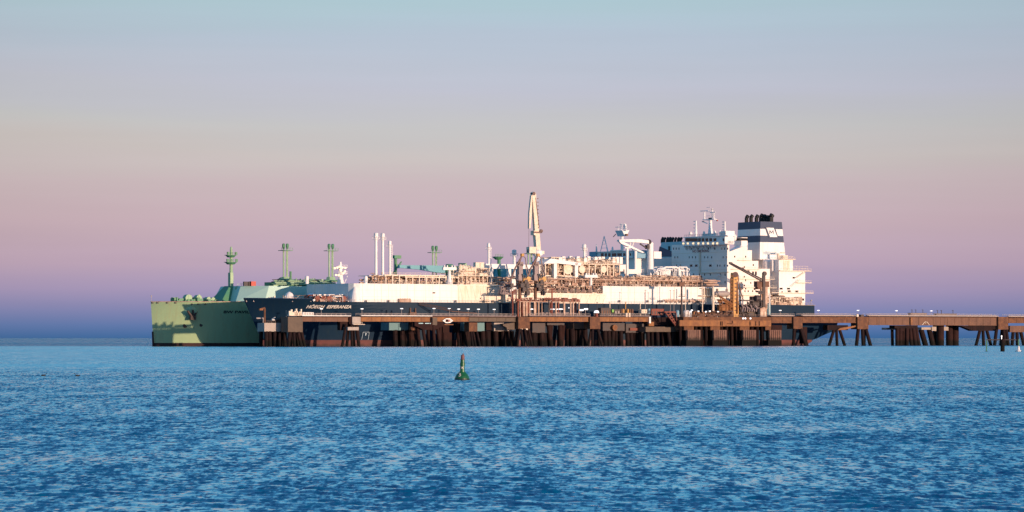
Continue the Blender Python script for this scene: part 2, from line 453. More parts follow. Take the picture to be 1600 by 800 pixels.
class MB:
    def __init__(s):
        s.v = []; s.f = []

    def box(s, x0, x1, y0, y1, z0, z1):
        n = len(s.v)
        s.v += [(x0, y0, z0), (x1, y0, z0), (x1, y1, z0), (x0, y1, z0), (x0, y0, z1), (x1, y0, z1), (x1, y1, z1), (x0, y1, z1)]
        s.f += [tuple(n + i for i in q) for q in ((0, 3, 2, 1), (4, 5, 6, 7), (0, 1, 5, 4), (1, 2, 6, 5), (2, 3, 7, 6), (3, 0, 4, 7))]
        return s

    def bar(s, p, q, r, n=6, r2=None):
        p = Vector(p); q = Vector(q); d = q - p
        if d.length < 1e-6: return s
        d.normalize()
        a = d.cross(Vector((0, 0, 1)))
        if a.length < 1e-3: a = Vector((1, 0, 0))
        a.normalize(); b = d.cross(a)
        r2 = r if r2 is None else r2
        k = len(s.v)
        for c, rr in ((p, r), (q, r2)):
            for i in range(n):
                t = 2 * math.pi * (i + 0.5) / n
                s.v.append(tuple(c + a * math.cos(t) * rr + b * math.sin(t) * rr))
        for i in range(n):
            j = (i + 1) % n
            s.f.append((k + i, k + n + i, k + n + j, k + j))
        s.f.append(tuple(k + i for i in range(n)))
        s.f.append(tuple(k + n + i for i in reversed(range(n))))
        return s

    def path(s, pts, r, n=6):
        for a, b in zip(pts[:-1], pts[1:]): s.bar(a, b, r, n)
        return s

    def lathe(s, x, y, prof, n=12):          # prof: list of (radius, z)
        k = len(s.v)
        for r, z in prof:
            for i in range(n):
                t = 2 * math.pi * i / n
                s.v.append((x + r * math.cos(t), y + r * math.sin(t), z))
        for a in range(len(prof) - 1):
            for i in range(n):
                j = (i + 1) % n
                s.f.append((k + a * n + i, k + a * n + j, k + (a + 1) * n + j, k + (a + 1) * n + i))
        s.f.append(tuple(k + i for i in reversed(range(n))))
        s.f.append(tuple(k + (len(prof) - 1) * n + i for i in range(n)))
        return s

    def prism(s, pts, y0, y1):                # outline in x,z extruded across y
        k = len(s.v); n = len(pts)
        for y in (y0, y1):
            for x, z in pts: s.v.append((x, y, z))
        s.f.append(tuple(k + i for i in range(n)))
        s.f.append(tuple(k + n + i for i in reversed(range(n))))
        for i in range(n):
            j = (i + 1) % n
            s.f.append((k + i, k + n + i, k + n + j, k + j))
        return s

    def plan(s, pts, z0, z1, top=None):       # outline in x,y extruded up
        k = len(s.v); n = len(pts)
        tp = top or pts
        for x, y in pts: s.v.append((x, y, z0))
        for x, y in tp: s.v.append((x, y, z1))
        s.f.append(tuple(k + i for i in reversed(range(n))))
        s.f.append(tuple(k + n + i for i in range(n)))
        for i in range(n):
            j = (i + 1) % n
            s.f.append((k + i, k + j, k + n + j, k + n + i))
        return s

    def quad(s, a, b, c, d):
        k = len(s.v); s.v += [tuple(a), tuple(b), tuple(c), tuple(d)]; s.f.append((k, k + 1, k + 2, k + 3)); return s

    def rail(s, x0, x1, y, z, h=1.2, step=2.5, r=0.05):
        s.bar((x0, y, z + h), (x1, y, z + h), r, 4)
        s.bar((x0, y, z + h * 0.55), (x1, y, z + h * 0.55), r * 0.8, 4)
        n = max(1, int(abs(x1 - x0) / step))
        for i in range(n + 1):
            x = x0 + (x1 - x0) * i / n
            s.bar((x, y, z), (x, y, z + h), r, 4)
        return s

    def build(s, name, m, parent=None, smooth=False, root=None):
        rt = root or parent
        while rt is not None and rt.parent is not None: rt = rt.parent
        b = BASE.get(rt.name, Vector((0, 0, 0))) if rt else Vector((0, 0, 0))
        me = bpy.data.meshes.new(name)
        me.from_pydata([(v[0] - b[0], v[1] - b[1], v[2] - b[2]) for v in s.v], [], s.f)
        me.materials.append(m)
        me.update()
        if smooth:
            me.polygons.foreach_set('use_smooth', [True] * len(me.polygons))
        o = bpy.data.objects.new(name, me)
        C.objects.link(o)
        if parent: o.parent = parent
        return o


def clutter(mb, x0, x1, y0, y1, z0, z1, n, r=0.18, rnd=random):
    """piping run: rails of pipe along and across, risers, valves and small housings"""
    for i in range(n):
        t = rnd.random()
        x = rnd.uniform(x0, x1); y = rnd.uniform(y0, y1); z = rnd.uniform(z0, z1)
        rr = r * rnd.uniform(0.6, 1.5)
        if t < 0.32:
            x2 = min(x1, x + rnd.uniform(2, 8)); mb.bar((x, y, z), (x2, y, z), rr, 6)
            mb.bar((x2, y, z), (x2, y, z0), rr, 6)
        elif t < 0.6:
            mb.bar((x, y, z0), (x, y, z), rr, 6)
            if rnd.random() < 0.5: mb.box(x - rr * 2, x + rr * 2, y - rr * 2, y + rr * 2, z - rr, z + rr * 1.6)
        elif t < 0.72:
            mb.bar((x, y0, z), (x, y, z), rr, 6)
        elif t < 0.86:
            w = rnd.uniform(0.4, 1.3); h = rnd.uniform(0.5, 1.5)
            mb.box(x - w, x + w, y - w * 0.6, y + w * 0.6, z0, z0 + min(h, z1 - z0))
        else:
            x2 = min(x1, x + rnd.uniform(1, 4)); mb.bar((x, y, z0), (x2, y, z), rr * 0.7, 5)


def clutter_mix(parent, x0, x1, y0, y1, z0, z1, n, r=0.16, rnd=random, mats=('cream_steel', 'pipe_tan', 'pipe_dark'), w=(0.4, 0.38, 0.22), name='piping'):
    for m, f in zip(mats, w):
        if n * f < 18: continue
        s = MB(); clutter(s, x0, x1, y0, y1, z0, z1, int(n * f), r, rnd)
        s.build(name, M[m], parent)


def text_part(txt, name, m, parent, x0, x1, z, height, yfun, root_base, thick=0.0, slant=0.0, bold=0.03):
    cu = bpy.data.curves.new(name, 'FONT')
    cu.body = txt; cu.size = 1.0; cu.offset = bold; cu.shear = slant
    tmp = bpy.data.objects.new(name, cu); C.objects.link(tmp)
    dg = bpy.context.evaluated_depsgraph_get(); dg.update()
    me = bpy.data.meshes.new_from_object(tmp.evaluated_get(dg))
    C.objects.unlink(tmp); bpy.data.objects.remove(tmp)
    xs = [v.co.x for v in me.vertices]; ys = [v.co.y for v in me.vertices]
    sx = (x1 - x0) / (max(xs) - min(xs)); sy = height / (0.72)
    mn = min(xs)
    for v in me.vertices:
        X = x0 + (v.co.x - mn) * sx; Zz = z + v.co.y * sy
        p = yfun(X, Zz)
        v.co = Vector(p) - Vector(root_base)
    me.materials.clear(); me.materials.append(m); me.update()
    o = bpy.data.objects.new(name, me); C.objects.link(o); o.parent = parent
    return o


def loft_hull(hb, xs, zlo, zhi, nz=10):
    """both sides of a hull; hb(x,z) half breadth, zlo/zhi(x) the limits"""
    s = MB(); n = len(xs)
    def V(i, j, side): return (i * (nz + 1) + j) * 2 + side
    for x in xs:
        a, b = zlo(x), zhi(x)
        for j in range(nz + 1):
            z = a + (b - a) * j / nz
            h = hb(x, z)
            s.v.append((x, -h, z)); s.v.append((x, h, z))
    for i in range(n - 1):
        for j in range(nz):
            s.f.append((V(i, j, 0), V(i + 1, j, 0), V(i + 1, j + 1, 0), V(i, j + 1, 0)))
            s.f.append((V(i, j, 1), V(i, j + 1, 1), V(i + 1, j + 1, 1), V(i + 1, j, 1)))
        s.f.append((V(i, nz, 0), V(i + 1, nz, 0), V(i + 1, nz, 1), V(i, nz, 1)))
        s.f.append((V(i, 0, 1), V(i + 1, 0, 1), V(i + 1, 0, 0), V(i, 0, 0)))
    i = n - 1
    for j in range(nz):
        s.f.append((V(i, j, 0), V(i, j, 1), V(i, j + 1, 1), V(i, j + 1, 0)))
    return s


def SB(mb, px0, px1, py0, py1, y, depth):
    """box whose near face stands at lateral y between the given sight lines"""
    x0, x1 = AX(px0, y), AX(px1, y); xm = (x0 + x1) / 2
    mb.box(x0, x1, y, y + depth, AZ(py1, xm, y), AZ(py0, xm, y))
    return mb


def clamp(v, a=0.0, b=1.0): return max(a, min(b, v))


# ------------------------------------------------------------------ the navy gas tanker moored at the jetty
def hbE(x, z):
    t = clamp(z / 20.6)
    xs = 10.2 * (1 - t)
    u = clamp((x - xs) / (86 - 40 * t ** 1.4))
    h = 23.0 * (1 - (1 - u) ** 2.25) ** 0.92
    if x > 235:
        a = (x - 235) / 80.0
        low = clamp(1 - z / 14.0)
        h *= 1 - a * a * (0.22 + 0.35 * low)
    return h


def ztopE(x):
    if x < 23: return 20.6 - 0.35 * x / 23
    if x < 25: return 20.25 - 1.1 * (x - 23) / 2
    if x <= 294.2: return 19.12
    return 10.8


def zbotE(x):
    if x < 291: return -1.5
    return min(9.4, -0.4 + (x - 291) * 0.36 + 0.9 * math.sin(clamp((x - 291) / 22) * math.pi))


def vent_mast(root, px, py0, py1, y, r, m, head=1.0, collar=None, ladder=False):
    r *= 0.62
    t = P(px, py0, y); zb = AZ(py1, t.x, y)
    s = MB()
    s.lathe(t.x, y, [(r * 1.5, zb), (r * 1.05, zb + 2), (r, zb + 3), (r * 0.92, t.z - 1.2)], 10)
    if ladder:
        s.bar((t.x + r + 0.5, y, zb), (t.x + r + 0.5, y, t.z - 2), 0.08, 4)
        s.bar((t.x + r + 0.9, y, zb), (t.x + r + 0.9, y, t.z - 2), 0.08, 4)
        z = zb + 1
        while z < t.z - 2:
            s.bar((t.x + r, y, z), (t.x + r + 0.9, y, z), 0.06, 4); z += 1.0
    o = s.build('vent_mast', m, root, smooth=False)
    h = MB()
    h.lathe(t.x, y, [(r * 0.9, t.z - 2.6), (r * 1.5, t.z - 1.6), (r * 1.5, t.z - 0.3), (r * 0.7, t.z)], 10)
    h.lathe(t.x, y, [(r * 1.2 + 0.9 * head, t.z - 2.9), (r * 1.2 + 0.9 * head, t.z - 2.75)], 10)
    for k in range(8):
        a = k * math.pi / 4
        cx, cy = t.x + math.cos(a) * (r * 1.2 + 0.85 * head), y + math.sin(a) * (r * 1.2 + 0.85 * head)
        h.bar((cx, cy, t.z - 2.8), (cx, cy, t.z - 1.8), 0.05, 4)
    h.lathe(t.x, y, [(r * 1.2 + 0.85 * head, t.z - 1.85), (r * 1.2 + 0.9 * head, t.z - 1.75)], 10)
    h.build('vent_head', m, o)
    return o


def windows(parent, host, spec, face, fixed, name='window', w=0.55, h=0.95):
    """every window its own small recessed-looking pane with a frame, sharing one mesh per size"""
    protos = {}
    for it in spec:
        px, py = it[0], it[1]; ww = it[2] if len(it) > 2 else w; hh = it[3] if len(it) > 3 else h
        key = (ww, hh)
        if face == 'x':
            y = AY(px, fixed); z = AZ(py, fixed, y); c = Vector((fixed, y, z))
        else:
            c = P(px, py, fixed)
        if key not in protos:
            s = MB()
            if face == 'x': s.box(c.x - 0.08, c.x + 0.1, c.y - ww / 2, c.y + ww / 2, c.z - hh / 2, c.z + hh / 2)
            else: s.box(c.x - ww / 2, c.x + ww / 2, c.y - 0.08, c.y + 0.1, c.z - hh / 2, c.z + hh / 2)
            o = s.build(name, M['glass_dark'], parent)
            protos[key] = (o, c)
        else:
            o0, c0 = protos[key]
            o = o0.copy(); C.objects.link(o); o.parent = parent
            o.location = c - c0


def build_navy_tanker():
    t = thing('gas_tanker', 'navy-hulled gas tanker with white bridge tower and navy-striped funnel, berthed right behind the jetty', 'ship', (0, 0, 0))
    xs = sorted(set([0, .3, .8, 1.5, 2.5, 4, 6, 8, 10.2, 11, 12.5, 14, 17, 20, 23, 25] + list(range(28, 100, 6)) + list(range(100, 290, 12)) + [291, 292.5, 294.2, 294.25, 296, 299, 302, 305, 308, 311]))
    zw = 2.75
    def lo(x):
        st = 20.6 * (1 - x / 10.2) if x < 10.2 else -1.5
        return max(zw, st, zbotE(x))
    def hi(x): return max(ztopE(x), lo(x) + 0.01)
    loft_hull(hbE, xs, lo, hi, 12).build('hull', M['navy_hull'], t, smooth=False)
    xb = [x for x in xs if x >= 8.85] ; xb = sorted(set([8.86] + xb))
    xb = [x for x in xb if zbotE(x) < zw - 0.05]
    def lo2(x):
        st = 20.6 * (1 - x / 10.2) if x < 10.2 else -1.5
        return max(-1.5, min(zw - .01, st), zbotE(x))
    loft_hull(hbE, xb, lo2, lambda x: zw, 4).build('boot_topping', M['boot_red'], t)
    # bulwark rail round the forecastle
    s = MB()
    pts = [(x, -hbE(x, 20) - 0.02, ztopE(x)) for x in (0.3, 1.5, 4, 8, 12, 17, 22)]
    for a, b in zip(pts[:-1], pts[1:]):
        s.bar((a[0], a[1], a[2] + 0.05), (b[0], b[1], b[2] + 0.05), 0.18, 5)
    s.build('bulwark_rail', M['navy_trim'], t)
    s = MB()
    s.rail(26, 45, -21.6, 19.12, 1.1, 2.2)
    s.build('deck_railing', M['rail_grey'], t)
    # trunk deck
    x0, xa, xb_, xc, xd = 45.6, AX(715, -20.6), AX(785, -20.6), AX(942, -20.6), 242.0
    zt = 27.1
    s = MB()
    s.plan([(42, 19.5), (41.2, 0), (42, -17.0), (43.2, -19.6), (x0, -20.6), (xa, -20.6), (xa, 20.6), (45.6, 20.6)][::-1], 19.1, zt)
    s.build('trunk_deck', M['white_paint'], t); s = MB()
    s.plan([(xc, -20.6), (xd, -20.6), (xd, 20.6), (xc, 20.6)], 19.1, zt)
    s.build('trunk_deck', M['white_paint'], t)
    s = MB()
    s.plan([(xa, -20.6), (xb_, -20.6), (xb_, 20.6), (xa, 20.6)], 19.1, zt)
    s.plan([(xb_, -14.5), (xc, -14.5), (xc, 20.6), (xb_, 20.6)], 19.1, zt)
    s.plan([(xb_, -21.6), (xc, -21.6), (xc, -14.5), (xb_, -14.5)], 19.1, 23.6)
    s.box(xb_ - 3, xc + 1.0, -22.0, -21.6, 22.9, 23.7)
    for k in range(13):                         # gusset brackets under the manifold deck
        x = xb_ + 1 + k * (xc - xb_ - 2) / 12
        s.prism([(x, 19.2), (x + 0.25, 19.2), (x + 2.2, 22.9), (x + 1.8, 22.9)], -21.75, -21.6)
    for k in range(7):
        x = xa + 1 + k * (xb_ - xa - 3) / 6
        s.prism([(x + 1.6, 20.5), (x + 1.9, 20.5), (x + 0.3, 26.4), (x, 26.4)], -20.72, -20.6)
    s.box(xa, xb_, -21.0, -20.6, 26.5, 26.9)
    s.build('manifold_trunk', M['white_stained'], t)
    s = MB()
    SB(s, 676, 680, 456.5, 458.5, -20.7, 0.2).build('side_opening', M['machine_dark'], t); SB(MB(), 750, 752, 465, 467, -20.7, 0.2).build('side_opening', M['machine_dark'], t)
    for px in (572, 607, 712, 756, 770, 820, 905, 968, 1012, 1030, 1034): SB(MB(), px, px + 1.6, 469, 472.5, -21.8, 0.5).build('bollard', M['machine_dark'], t)
    s = MB(); SB(s, 624, 642, 467, 472.3, -21.8, 1.0)
    for k in range(5): SB(s, 625 + 3.6 * k, 627 + 3.6 * k, 466.3, 467, -21.9, 0.3)
    s.build('deck_locker', M['pipe_tan'], t)
    # curved foot of the forward trunk, white tank ends and mooring gear on the forecastle
    for (px, py, y, r, l) in ((541, 465, -13, 2.2, 6), (558, 464, -17.5, 2.8, 5), (492, 464, 6, 1.6, 5)):
        c = P(px, py, y)
        s = MB(); s.bar((c.x, c.y, c.z), (c.x, c.y + l, c.z), r, 14); s.build('deck_tank', M['white_paint'], t)
    s = MB(); s.lathe(44.0, -19.4, [(2.6, 19.12), (2.2, 21.5), (1.2, 24.5), (0.4, 26.2)], 14)
    s.build('trunk_fillet', M['white_paint'], t, smooth=False)
    rnd = random.Random(5)
    clutter_mix(t, 24, 41, -19, -6, 19.2, 22.4, 150, 0.16, rnd, mats=('white_paint', 'pipe_tan', 'red_brown'), name='mooring_gear'); clutter_mix(t, 14, 38, -10, 8, 19.9, 22.2, 50, 0.15, rnd, name='mooring_gear')
    for px in (494, 503, 512, 535, 552):
        c = P(px, 468, -17); s = MB(); s.bar((c.x, -18.4, 20.6), (c.x, -16.4, 20.6), 1.1, 12); s.box(c.x - 1.2, c.x + 1.2, -16.3, -15.7, 19.2, 21.6); s.build('winch', M['red_brown'], t)
    for px in (482, 487): 
        c = P(px, 464, -8); s = MB(); s.bar((c.x, -9, 21), (c.x, -6.5, 21), 1.3, 12); s.build('winch', M['red_brown'], t)
    for px in (498, 506, 524, 534, 548, 558):
        SB(MB(), px, px + 4.2, 459.8, 461.5, -14, 1.5).build('locker', M['house_white'], t)
    c = P(452, 458, 0)
    s = MB(); s.lathe(c.x, 0, [(2.0, 20.0), (2.2, 21.3), (1.4, 22.8), (0.4, 23.5)], 12)
    s.build('ventilator', M['house_white'], t)
    s = MB()                                   # welded seams and stiffeners on the trunk side
    x = 47.0; i = 0
    while x < 241:
        if not (xb_ - 1 < x < xc + 1): s.box(x, x + .09, -20.66, -20.6, 19.3, zt - .05)
        x += 3.6 + 2.2 * (i % 3 == 0); i += 1
    for zz in (21.4, 24.2, 26.6):
        s.box(46, xb_ - 1, -20.65, -20.6, zz, zz + .07); s.box(xc + 1, 241.5, -20.65, -20.6, zz, zz + .07)
    s.build('plate_seam', M['cream_steel'], t)
    s = MB(); s.rail(46, xb_ - 2, -20.4, zt, 1.0, 2.4, .045); s.rail(xc + 1, 241, -20.4, zt, 1.0, 2.4, .045); s.rail(46, xb_ - 2, -22.4, 19.12, 1.0, 3.0, .04); s.rail(xc + 2, 240, -22.4, 19.12, 1.0, 3.0, .04)
    s.build('deck_railing', M['rail_grey'], t)
    # foremast with its lights
    b = P(532, 443, 0)
    s = MB()
    s.lathe(b.x, 0, [(1.6, 27.1), (1.1, 30), (0.8, AZ(420, b.x, 0)), (0.4, AZ(409, b.x, 0))], 8)
    for py in (428, 418): 
        z = AZ(py, b.x, 0); s.box(b.x - 2.2, b.x + 2.2, -2.2, 2.2, z - 0.12, z + 0.12); s.rail(b.x - 2.2, b.x + 2.2, -2.2, z, 1.1, 1.4)
    s.bar((b.x + 1.8, 0, 27.1), (b.x + 3.5, 0, AZ(431, b.x, 0)), 0.15)
    fm = s.build('foremast', M['white_paint'], t)
    lamp = None
    for (px, py) in ((525, 429.5), (529, 430), (536, 427), (539, 424), (523, 419), (527, 418), (531, 416.5), (535, 418), (539.5, 418.5), (532, 421)):
        c = P(px, py, -2.3)
        if lamp is None:
            l = MB(); l.lathe(c.x, c.y, [(0.3, c.z - 0.45), (0.5, c.z - 0.1), (0.42, c.z + 0.35)], 8); lamp = l.build('floodlight', M['lamp_warm'], fm); lc = c
        else:
            o = lamp.copy(); C.objects.link(o); o.parent = fm; o.location = c - lc
    # vents and vent masts
    W = M['white_paint']
    vent_mast(t, 479.5, 431, 443.5, 12, 0.9, W, 0.2); vent_mast(t, 571.5, 431, 443.5, -18, 0.9, W, 0.2)
    vent_mast(t, 587.5, 363.5, 437, -12, 1.0, W, 0.9, ladder=False); vent_mast(t, 598, 364, 432, -6, 0.95, W, 0.9)
    vent_mast(t, 609, 376, 432, -4, 0.8, W, 0.9, ladder=True); vent_mast(t, 763.5, 379.5, 416, -4, 0.75, W, 0.9, ladder=True)
    vent_mast(t, 803.5, 390, 444, 4, 1.1, W, 1.1); vent_mast(t, 913, 381, 430, -6, 0.95, W, 1.0, ladder=True)
    # pipe rack fore
    s = MB(); zr = AZ(430, 80, -15)
    xr0, xr1 = AX(600, -16), AX(742, -16)
    s.box(xr0, xr1, -16.5, -15.6, zr - 0.5, zr + 0.1); s.box(xr0 + 10, xr1, -17.4, -16.9, 29.9, 30.35)
    s.box(AX(576, -15), xr0 + 20, -15.4, -6, zr - 0.6, zr - 0.35)
    k = xr0
    while k < xr1:
        s.box(k, k + 0.45, -17.3, -16.9, zt, zr - 0.2 if int(k) % 2 else 29.9); s.box(k, k + 0.4, -9, -8.6, zt, zr - .5); s.box(k, k + 0.35, -16.9, -9, zr - .9, zr - .5); k += 3.4
    s.rail(xr0, xr1, -16.5, zr, 1.0, 2.5, 0.05)
    s.build('pipe_rack', M['cream_steel'], t)
    s = MB()
    for (y, z, r) in ((-13, 28.3, .55), (-11.5, 29.5, .4), (-10, 28.2, .6), (-13.5, 30.2, .3)):
        s.bar((AX(580, y), y, z), (AX(760, y), y, z), r, 8)
    s.box(AX(580, -8), AX(650, -8), -8, -2, zt, 30.2)
    clutter_mix(t, AX(578, -14), AX(735, -14), -16, -8, zt, 30.8, 330, 0.15, rnd, w=(.25, .45, .3))
    clutter(s, AX(574, -14), AX(600, -14), -16, -6, zt, 31.8, 26, 0.2, rnd)
    s.build('deck_piping', M['pipe_tan'], t)
    # crane boom rest post
    for (px, p0, p1, y, name) in ((702, 417, 444, -18, 'boom_rest'), (923, 429, 457, -19, 'boom_rest')):
        c = P(px, p1, y); z1 = AZ(p0, c.x, y)
        s = MB(); s.lathe(c.x, y, [(1.5, c.z), (0.75, c.z + 3), (0.6, z1 - 1.5)], 10)
        s.box(c.x - 3.4, c.x + 3.4, y - 0.6, y + 0.6, z1 - 1.4, z1 - 0.2)
        for d in (-2.6, -1.2, 1.2, 2.6): s.box(c.x + d - .25, c.x + d + .25, y - .5, y + .5, z1 - .2, z1 + .6)
        o = s.build(name, W, t)
    # suction module px 712..768
    s = MB(); y = -19
    xm0, xm1 = AX(716, y), AX(768, y); z1 = AZ(430, xm0, y)
    s.box(xm0, xm1, y, y + 10, z1 - 0.3, z1); s.box(xm0 + 6, xm1, y - .3, y + .2, zt, zt + 0.9)
    for i in range(9):
        x = xm0 + (xm1 - xm0) * i / 8
        s.bar((x, y, zt), (x, y, z1), 0.16, 4); s.bar((x, y + 9, zt), (x, y + 9, z1), 0.16, 4)
    s.rail(xm0, xm1, y, z1, 1.1, 1.8, .05)
    clutter_mix(t, xm0 + 1, xm1 - .5, y + .4, y + 6, zt, z1 - .4, 260, 0.17, rnd, w=(.5, .35, .15))
    clutter_mix(t, xm0, xm1, y + 1, y + 9, z1, z1 + 3.4, 120, 0.18, rnd, w=(.7, .2, .1))
    for i in range(6):
        x = AX(719 + 4.4 * i, -15); s.lathe(x, -15, [(0.9, z1), (1.05, z1 + 0.5), (1.05, z1 + 4.2 - .2 * i), (0.4, z1 + 4.9 - .2 * i)], 10)
    for px in (745, 751): c = P(px, 410, -12); s.box(c.x - 1.2, c.x + 1.2, -13, -11, z1, c.z)
    s.build('suction_module', M['cream_steel'], t)
    # long white hose crane jib lying fore and aft
    s = MB(); a = P(748, 414, -10); b = P(832, 417, -10)
    s.prism([(a.x, a.z - .8), (a.x + 6, a.z - 1.6), (b.x, b.z - .9), (b.x, b.z + .9), (a.x, a.z + .6)], -10.8, -9.2)
    for px in (767, 795): 
        x = AX(px, -10); s.box(x - .7, x + .7, -10.8, -9.2, zt, a.z - 1.2)
    s.build('stowed_jib', W, t)
    clutter_mix(t, AX(768, -14), AX(860, -14), -17, -6, zt, 31, 260, 0.17, rnd)
    s = MB()
    s.box(AX(770, -8), AX(840, -8), -8, -7, 29.8, 30.2)
    s.build('deck_piping', M['pipe_tan'], t)
    # manifold on the lower step
    y = -20
    xm0, xm1 = AX(782, y), AX(940, y)
    clutter_mix(t, xm0, xm1, -21, -15, 23.6, 27.2, 330, 0.18, rnd, name='manifold_piping', w=(.3, .4, .3))
    s = MB()
    for i in range(12):
        x = xm0 + 30 + i * 3.3
        if x > xm1 - 2: break
        s.bar((x, -21.8, 24.9), (x, -16, 24.9), 0.55, 10); s.bar((x, -22.0, 24.9), (x, -21.8, 24.9), 0.9, 10); s.bar((x, -18, 24.9), (x + 1.0, -18, 27), 0.35, 8)
    s.build('manifold_flange', M['pipe_dark'], t)
    s = MB(); s.rail(xm0, xm1, -21.9, 23.7, 1.1, 2.0, .05); s.build('manifold_railing', M['cream_steel'], t)
    # tall knuckle boom crane
    s = MB(); y = -8
    b = P(840, 440, y)
    s.lathe(b.x, y, [(2.0, zt), (1.9, AZ(412, b.x, y)), (1.5, AZ(404, b.x, y)), (1.5, AZ(400, b.x, y)), (2.2, AZ(399, b.x, y)), (2.2, AZ(392, b.x, y)), (1.2, AZ(390, b.x, y))], 14)
    kc = s.build('crane_pedestal', W, t)
    s = MB(); a = P(840, 392, y); m_ = P(837.5, 362, y); tp = P(833, 302, y)
    dx = 1.15
    s.prism([(a.x - dx, a.z), (a.x + dx, a.z), (m_.x + dx, m_.z), (m_.x - dx, m_.z)], y - 1.1, y + 1.1)
    s.prism([(m_.x - 1.0, m_.z), (m_.x + 1.25, m_.z), (tp.x + 1.0, tp.z), (tp.x + .2, tp.z + .7), (tp.x - .8, tp.z + .4), (tp.x - .9, tp.z - 1)], y - .8, y + .8)
    s.box(m_.x - 2.0, m_.x - 1.0, y - 1.4, y + 1.4, m_.z - 1.6, m_.z + .4)
    s.box(a.x - 5.2, a.x - 1.6, y - 1.3, y + 1.3, AZ(396, a.x, y), AZ(386, a.x, y))
    s.box(a.x + 1.6, a.x + 3.0, y - 1.0, y + 1.0, AZ(397, a.x, y), AZ(392, a.x, y))
    kb = s.build('crane_boom', M['cream_steel'], t)
    s = MB(); s.box(m_.x - 2.2, m_.x + 2.2, y - 1.5, y - 1.1, m_.z - .7, m_.z); s.bar((m_.x + 2.0, y - 1.5, m_.z + .3), (m_.x + 2.0, y - .8, m_.z + .3), .8, 10)
    s.bar((tp.x - .1, y - 1.0, tp.z - .2), (tp.x - .1, y + 1.0, tp.z - .2), .8, 10)
    s.bar((m_.x + 1.1, y - .9, m_.z + 2), (tp.x + .8, y - .9, tp.z - 2), 0.14, 5)
    for i in range(9): s.box(m_.x + .5 - i * .05, m_.x + 1.2 - i * .06, y - .9, y - .8, m_.z + 1.5 + i * 1.65, m_.z + 1.9 + i * 1.65)
    s.build('hinge_gear', M['arm_brown'], kb)
    s = MB(); e = P(826.5, 357, y)
    s.prism([(tp.x - 1.35, tp.z - 1.0), (tp.x - .75, tp.z - 1.0), (e.x + 1.15, e.z + 6), (e.x + .45, e.z), (e.x - .25, e.z), (e.x - .1, e.z + 7)], y - .6, y + .6)
    s.build('knuckle_jib', M['cream_steel'], kb)
    s = MB(); f = P(826, 390, y); s.bar((e.x, y, e.z), (f.x, y, f.z), 0.07, 4); s.box(f.x - .5, f.x + .5, y - .4, y + .4, f.z - 1.4, f.z); s.build('hoist_wire', M['machine_dark'], kb)
    # regasification modules, px 850..970
    s = MB(); y = -14
    xg0, xg1 = AX(852, y), AX(968, y)
    z0 = AZ(430, xg0, y); z1 = AZ(411, xg0, y)
    s.box(xg0, xg1, y - .2, y + 16, z0 - .5, z0); s.box(AX(905, y), xg1, y, y + 16, z1 - .4, z1)
    for i in range(13):
        x = xg0 + (xg1 - xg0) * i / 12
        s.box(x - .25, x + .25, y - .2, y + .3, zt, z1); s.box(x - .25, x + .25, y + 12, y + 12.5, zt, z1)
    for zz in ((z0 + z1) / 2, z1 - .2): s.rail(xg0, xg1, y - .1, zz, 1.1, 2.4, .06)
    clutter_mix(t, xg0, xg1, y + .2, y + 8, z0, z1, 520, 0.2, rnd, w=(.55, .28, .17))
    clutter_mix(t, xg0, xg1, y + 2, y + 12, z1, z1 + 2.8, 260, 0.18, rnd, w=(.8, .1, .1))
    for px, r in ((884, 2.3), (892, 1.5), (906, 1.7), (862, 1.6), (940, 1.6)):
        c = P(px, 421, y + 1.5); s.bar((c.x, y - .3, c.z), (c.x + .01, y + 6, c.z), r, 16)
    s.build('regasification_module', M['cream_steel'], t)
    s = MB(); a = P(857, 404, y); b = P(904, 411, y)
    s.prism([(a.x, a.z), (b.x, b.z), (b.x, b.z - 1.3), (a.x + 4, a.z - 2.2), (a.x - 4, a.z - 2.4)], y - 2, y + 10)
    for px in (901, 868): x = AX(px, y - 2); s.box(x - .8, x + .8, y - 2, y - .6, zt, AZ(411, x, y - 2))
    s.build('module_roof', W, t)
    s = MB()
    for i in range(22):
        px = 852 + i * 5.6; h = rnd.uniform(0.8, 2.2); yy = y + rnd.uniform(2, 10); c = P(px, 404, yy)
        s.box(c.x - .8, c.x + .8, yy - .6, yy + .6, z1 + .4, z1 + 1.4 + h)
    s.box(xg0 + 2, xg1, y + 5, y + 5.4, z1 + 1.2, z1 + 1.6)
    c = P(904, 397, y + 14); s.lathe(c.x, y + 14, [(.6, z1), (.6, c.z - 1.6)], 8)
    s.build('rooftop_units', M['house_white'], t)
    clutter_mix(t, xg0 + 5, xg1 + 30, -19, -14.6, zt, z0 - .6, 520, 0.17, rnd, w=(.22, .43, .35))
    s = MB()
    for (yy, zz, r) in ((-17, 28.2, .5), (-16, 29.3, .4), (-18.5, 30.0, .28), (-15.5, 30.4, .3)): s.bar((xm0, yy, zz), (240, yy, zz), r, 8)
    s.build('deck_piping', M['pipe_tan'], t)
    s = MB(); s.box(AX(850, -13), 240, -13.4, -13, zt, z0 - 1.2); s.build('cable_trunk', M['pipe_dark'], t)
    # aft pipe rack px 930..1145
    s = MB(); z = AZ(438, 215, -18)
    xr0, xr1 = AX(930, -19), AX(1100, -19)
    s.box(xr0, xr1, -19.3, -18.8, z - .45, z)
    k = xr0
    while k < xr1: s.box(k, k + .3, -19.3, -19, zt, z - .2); s.box(k + 1.2, k + 1.8, -15.5, -15, zt, z - .2); k += 2.7
    s.rail(xr0, xr1, -19.3, z, 1.1, 2.0, .05)
    clutter_mix(t, xr0, xr1, -18.6, -15, z, z + 2.2, 200, .16, rnd)
    clutter_mix(t, xr0, xr1, -18.6, -15.4, zt, z - .5, 200, .16, rnd, w=(.3, .3, .4))
    s.build('pipe_rack', M['pipe_tan'], t)
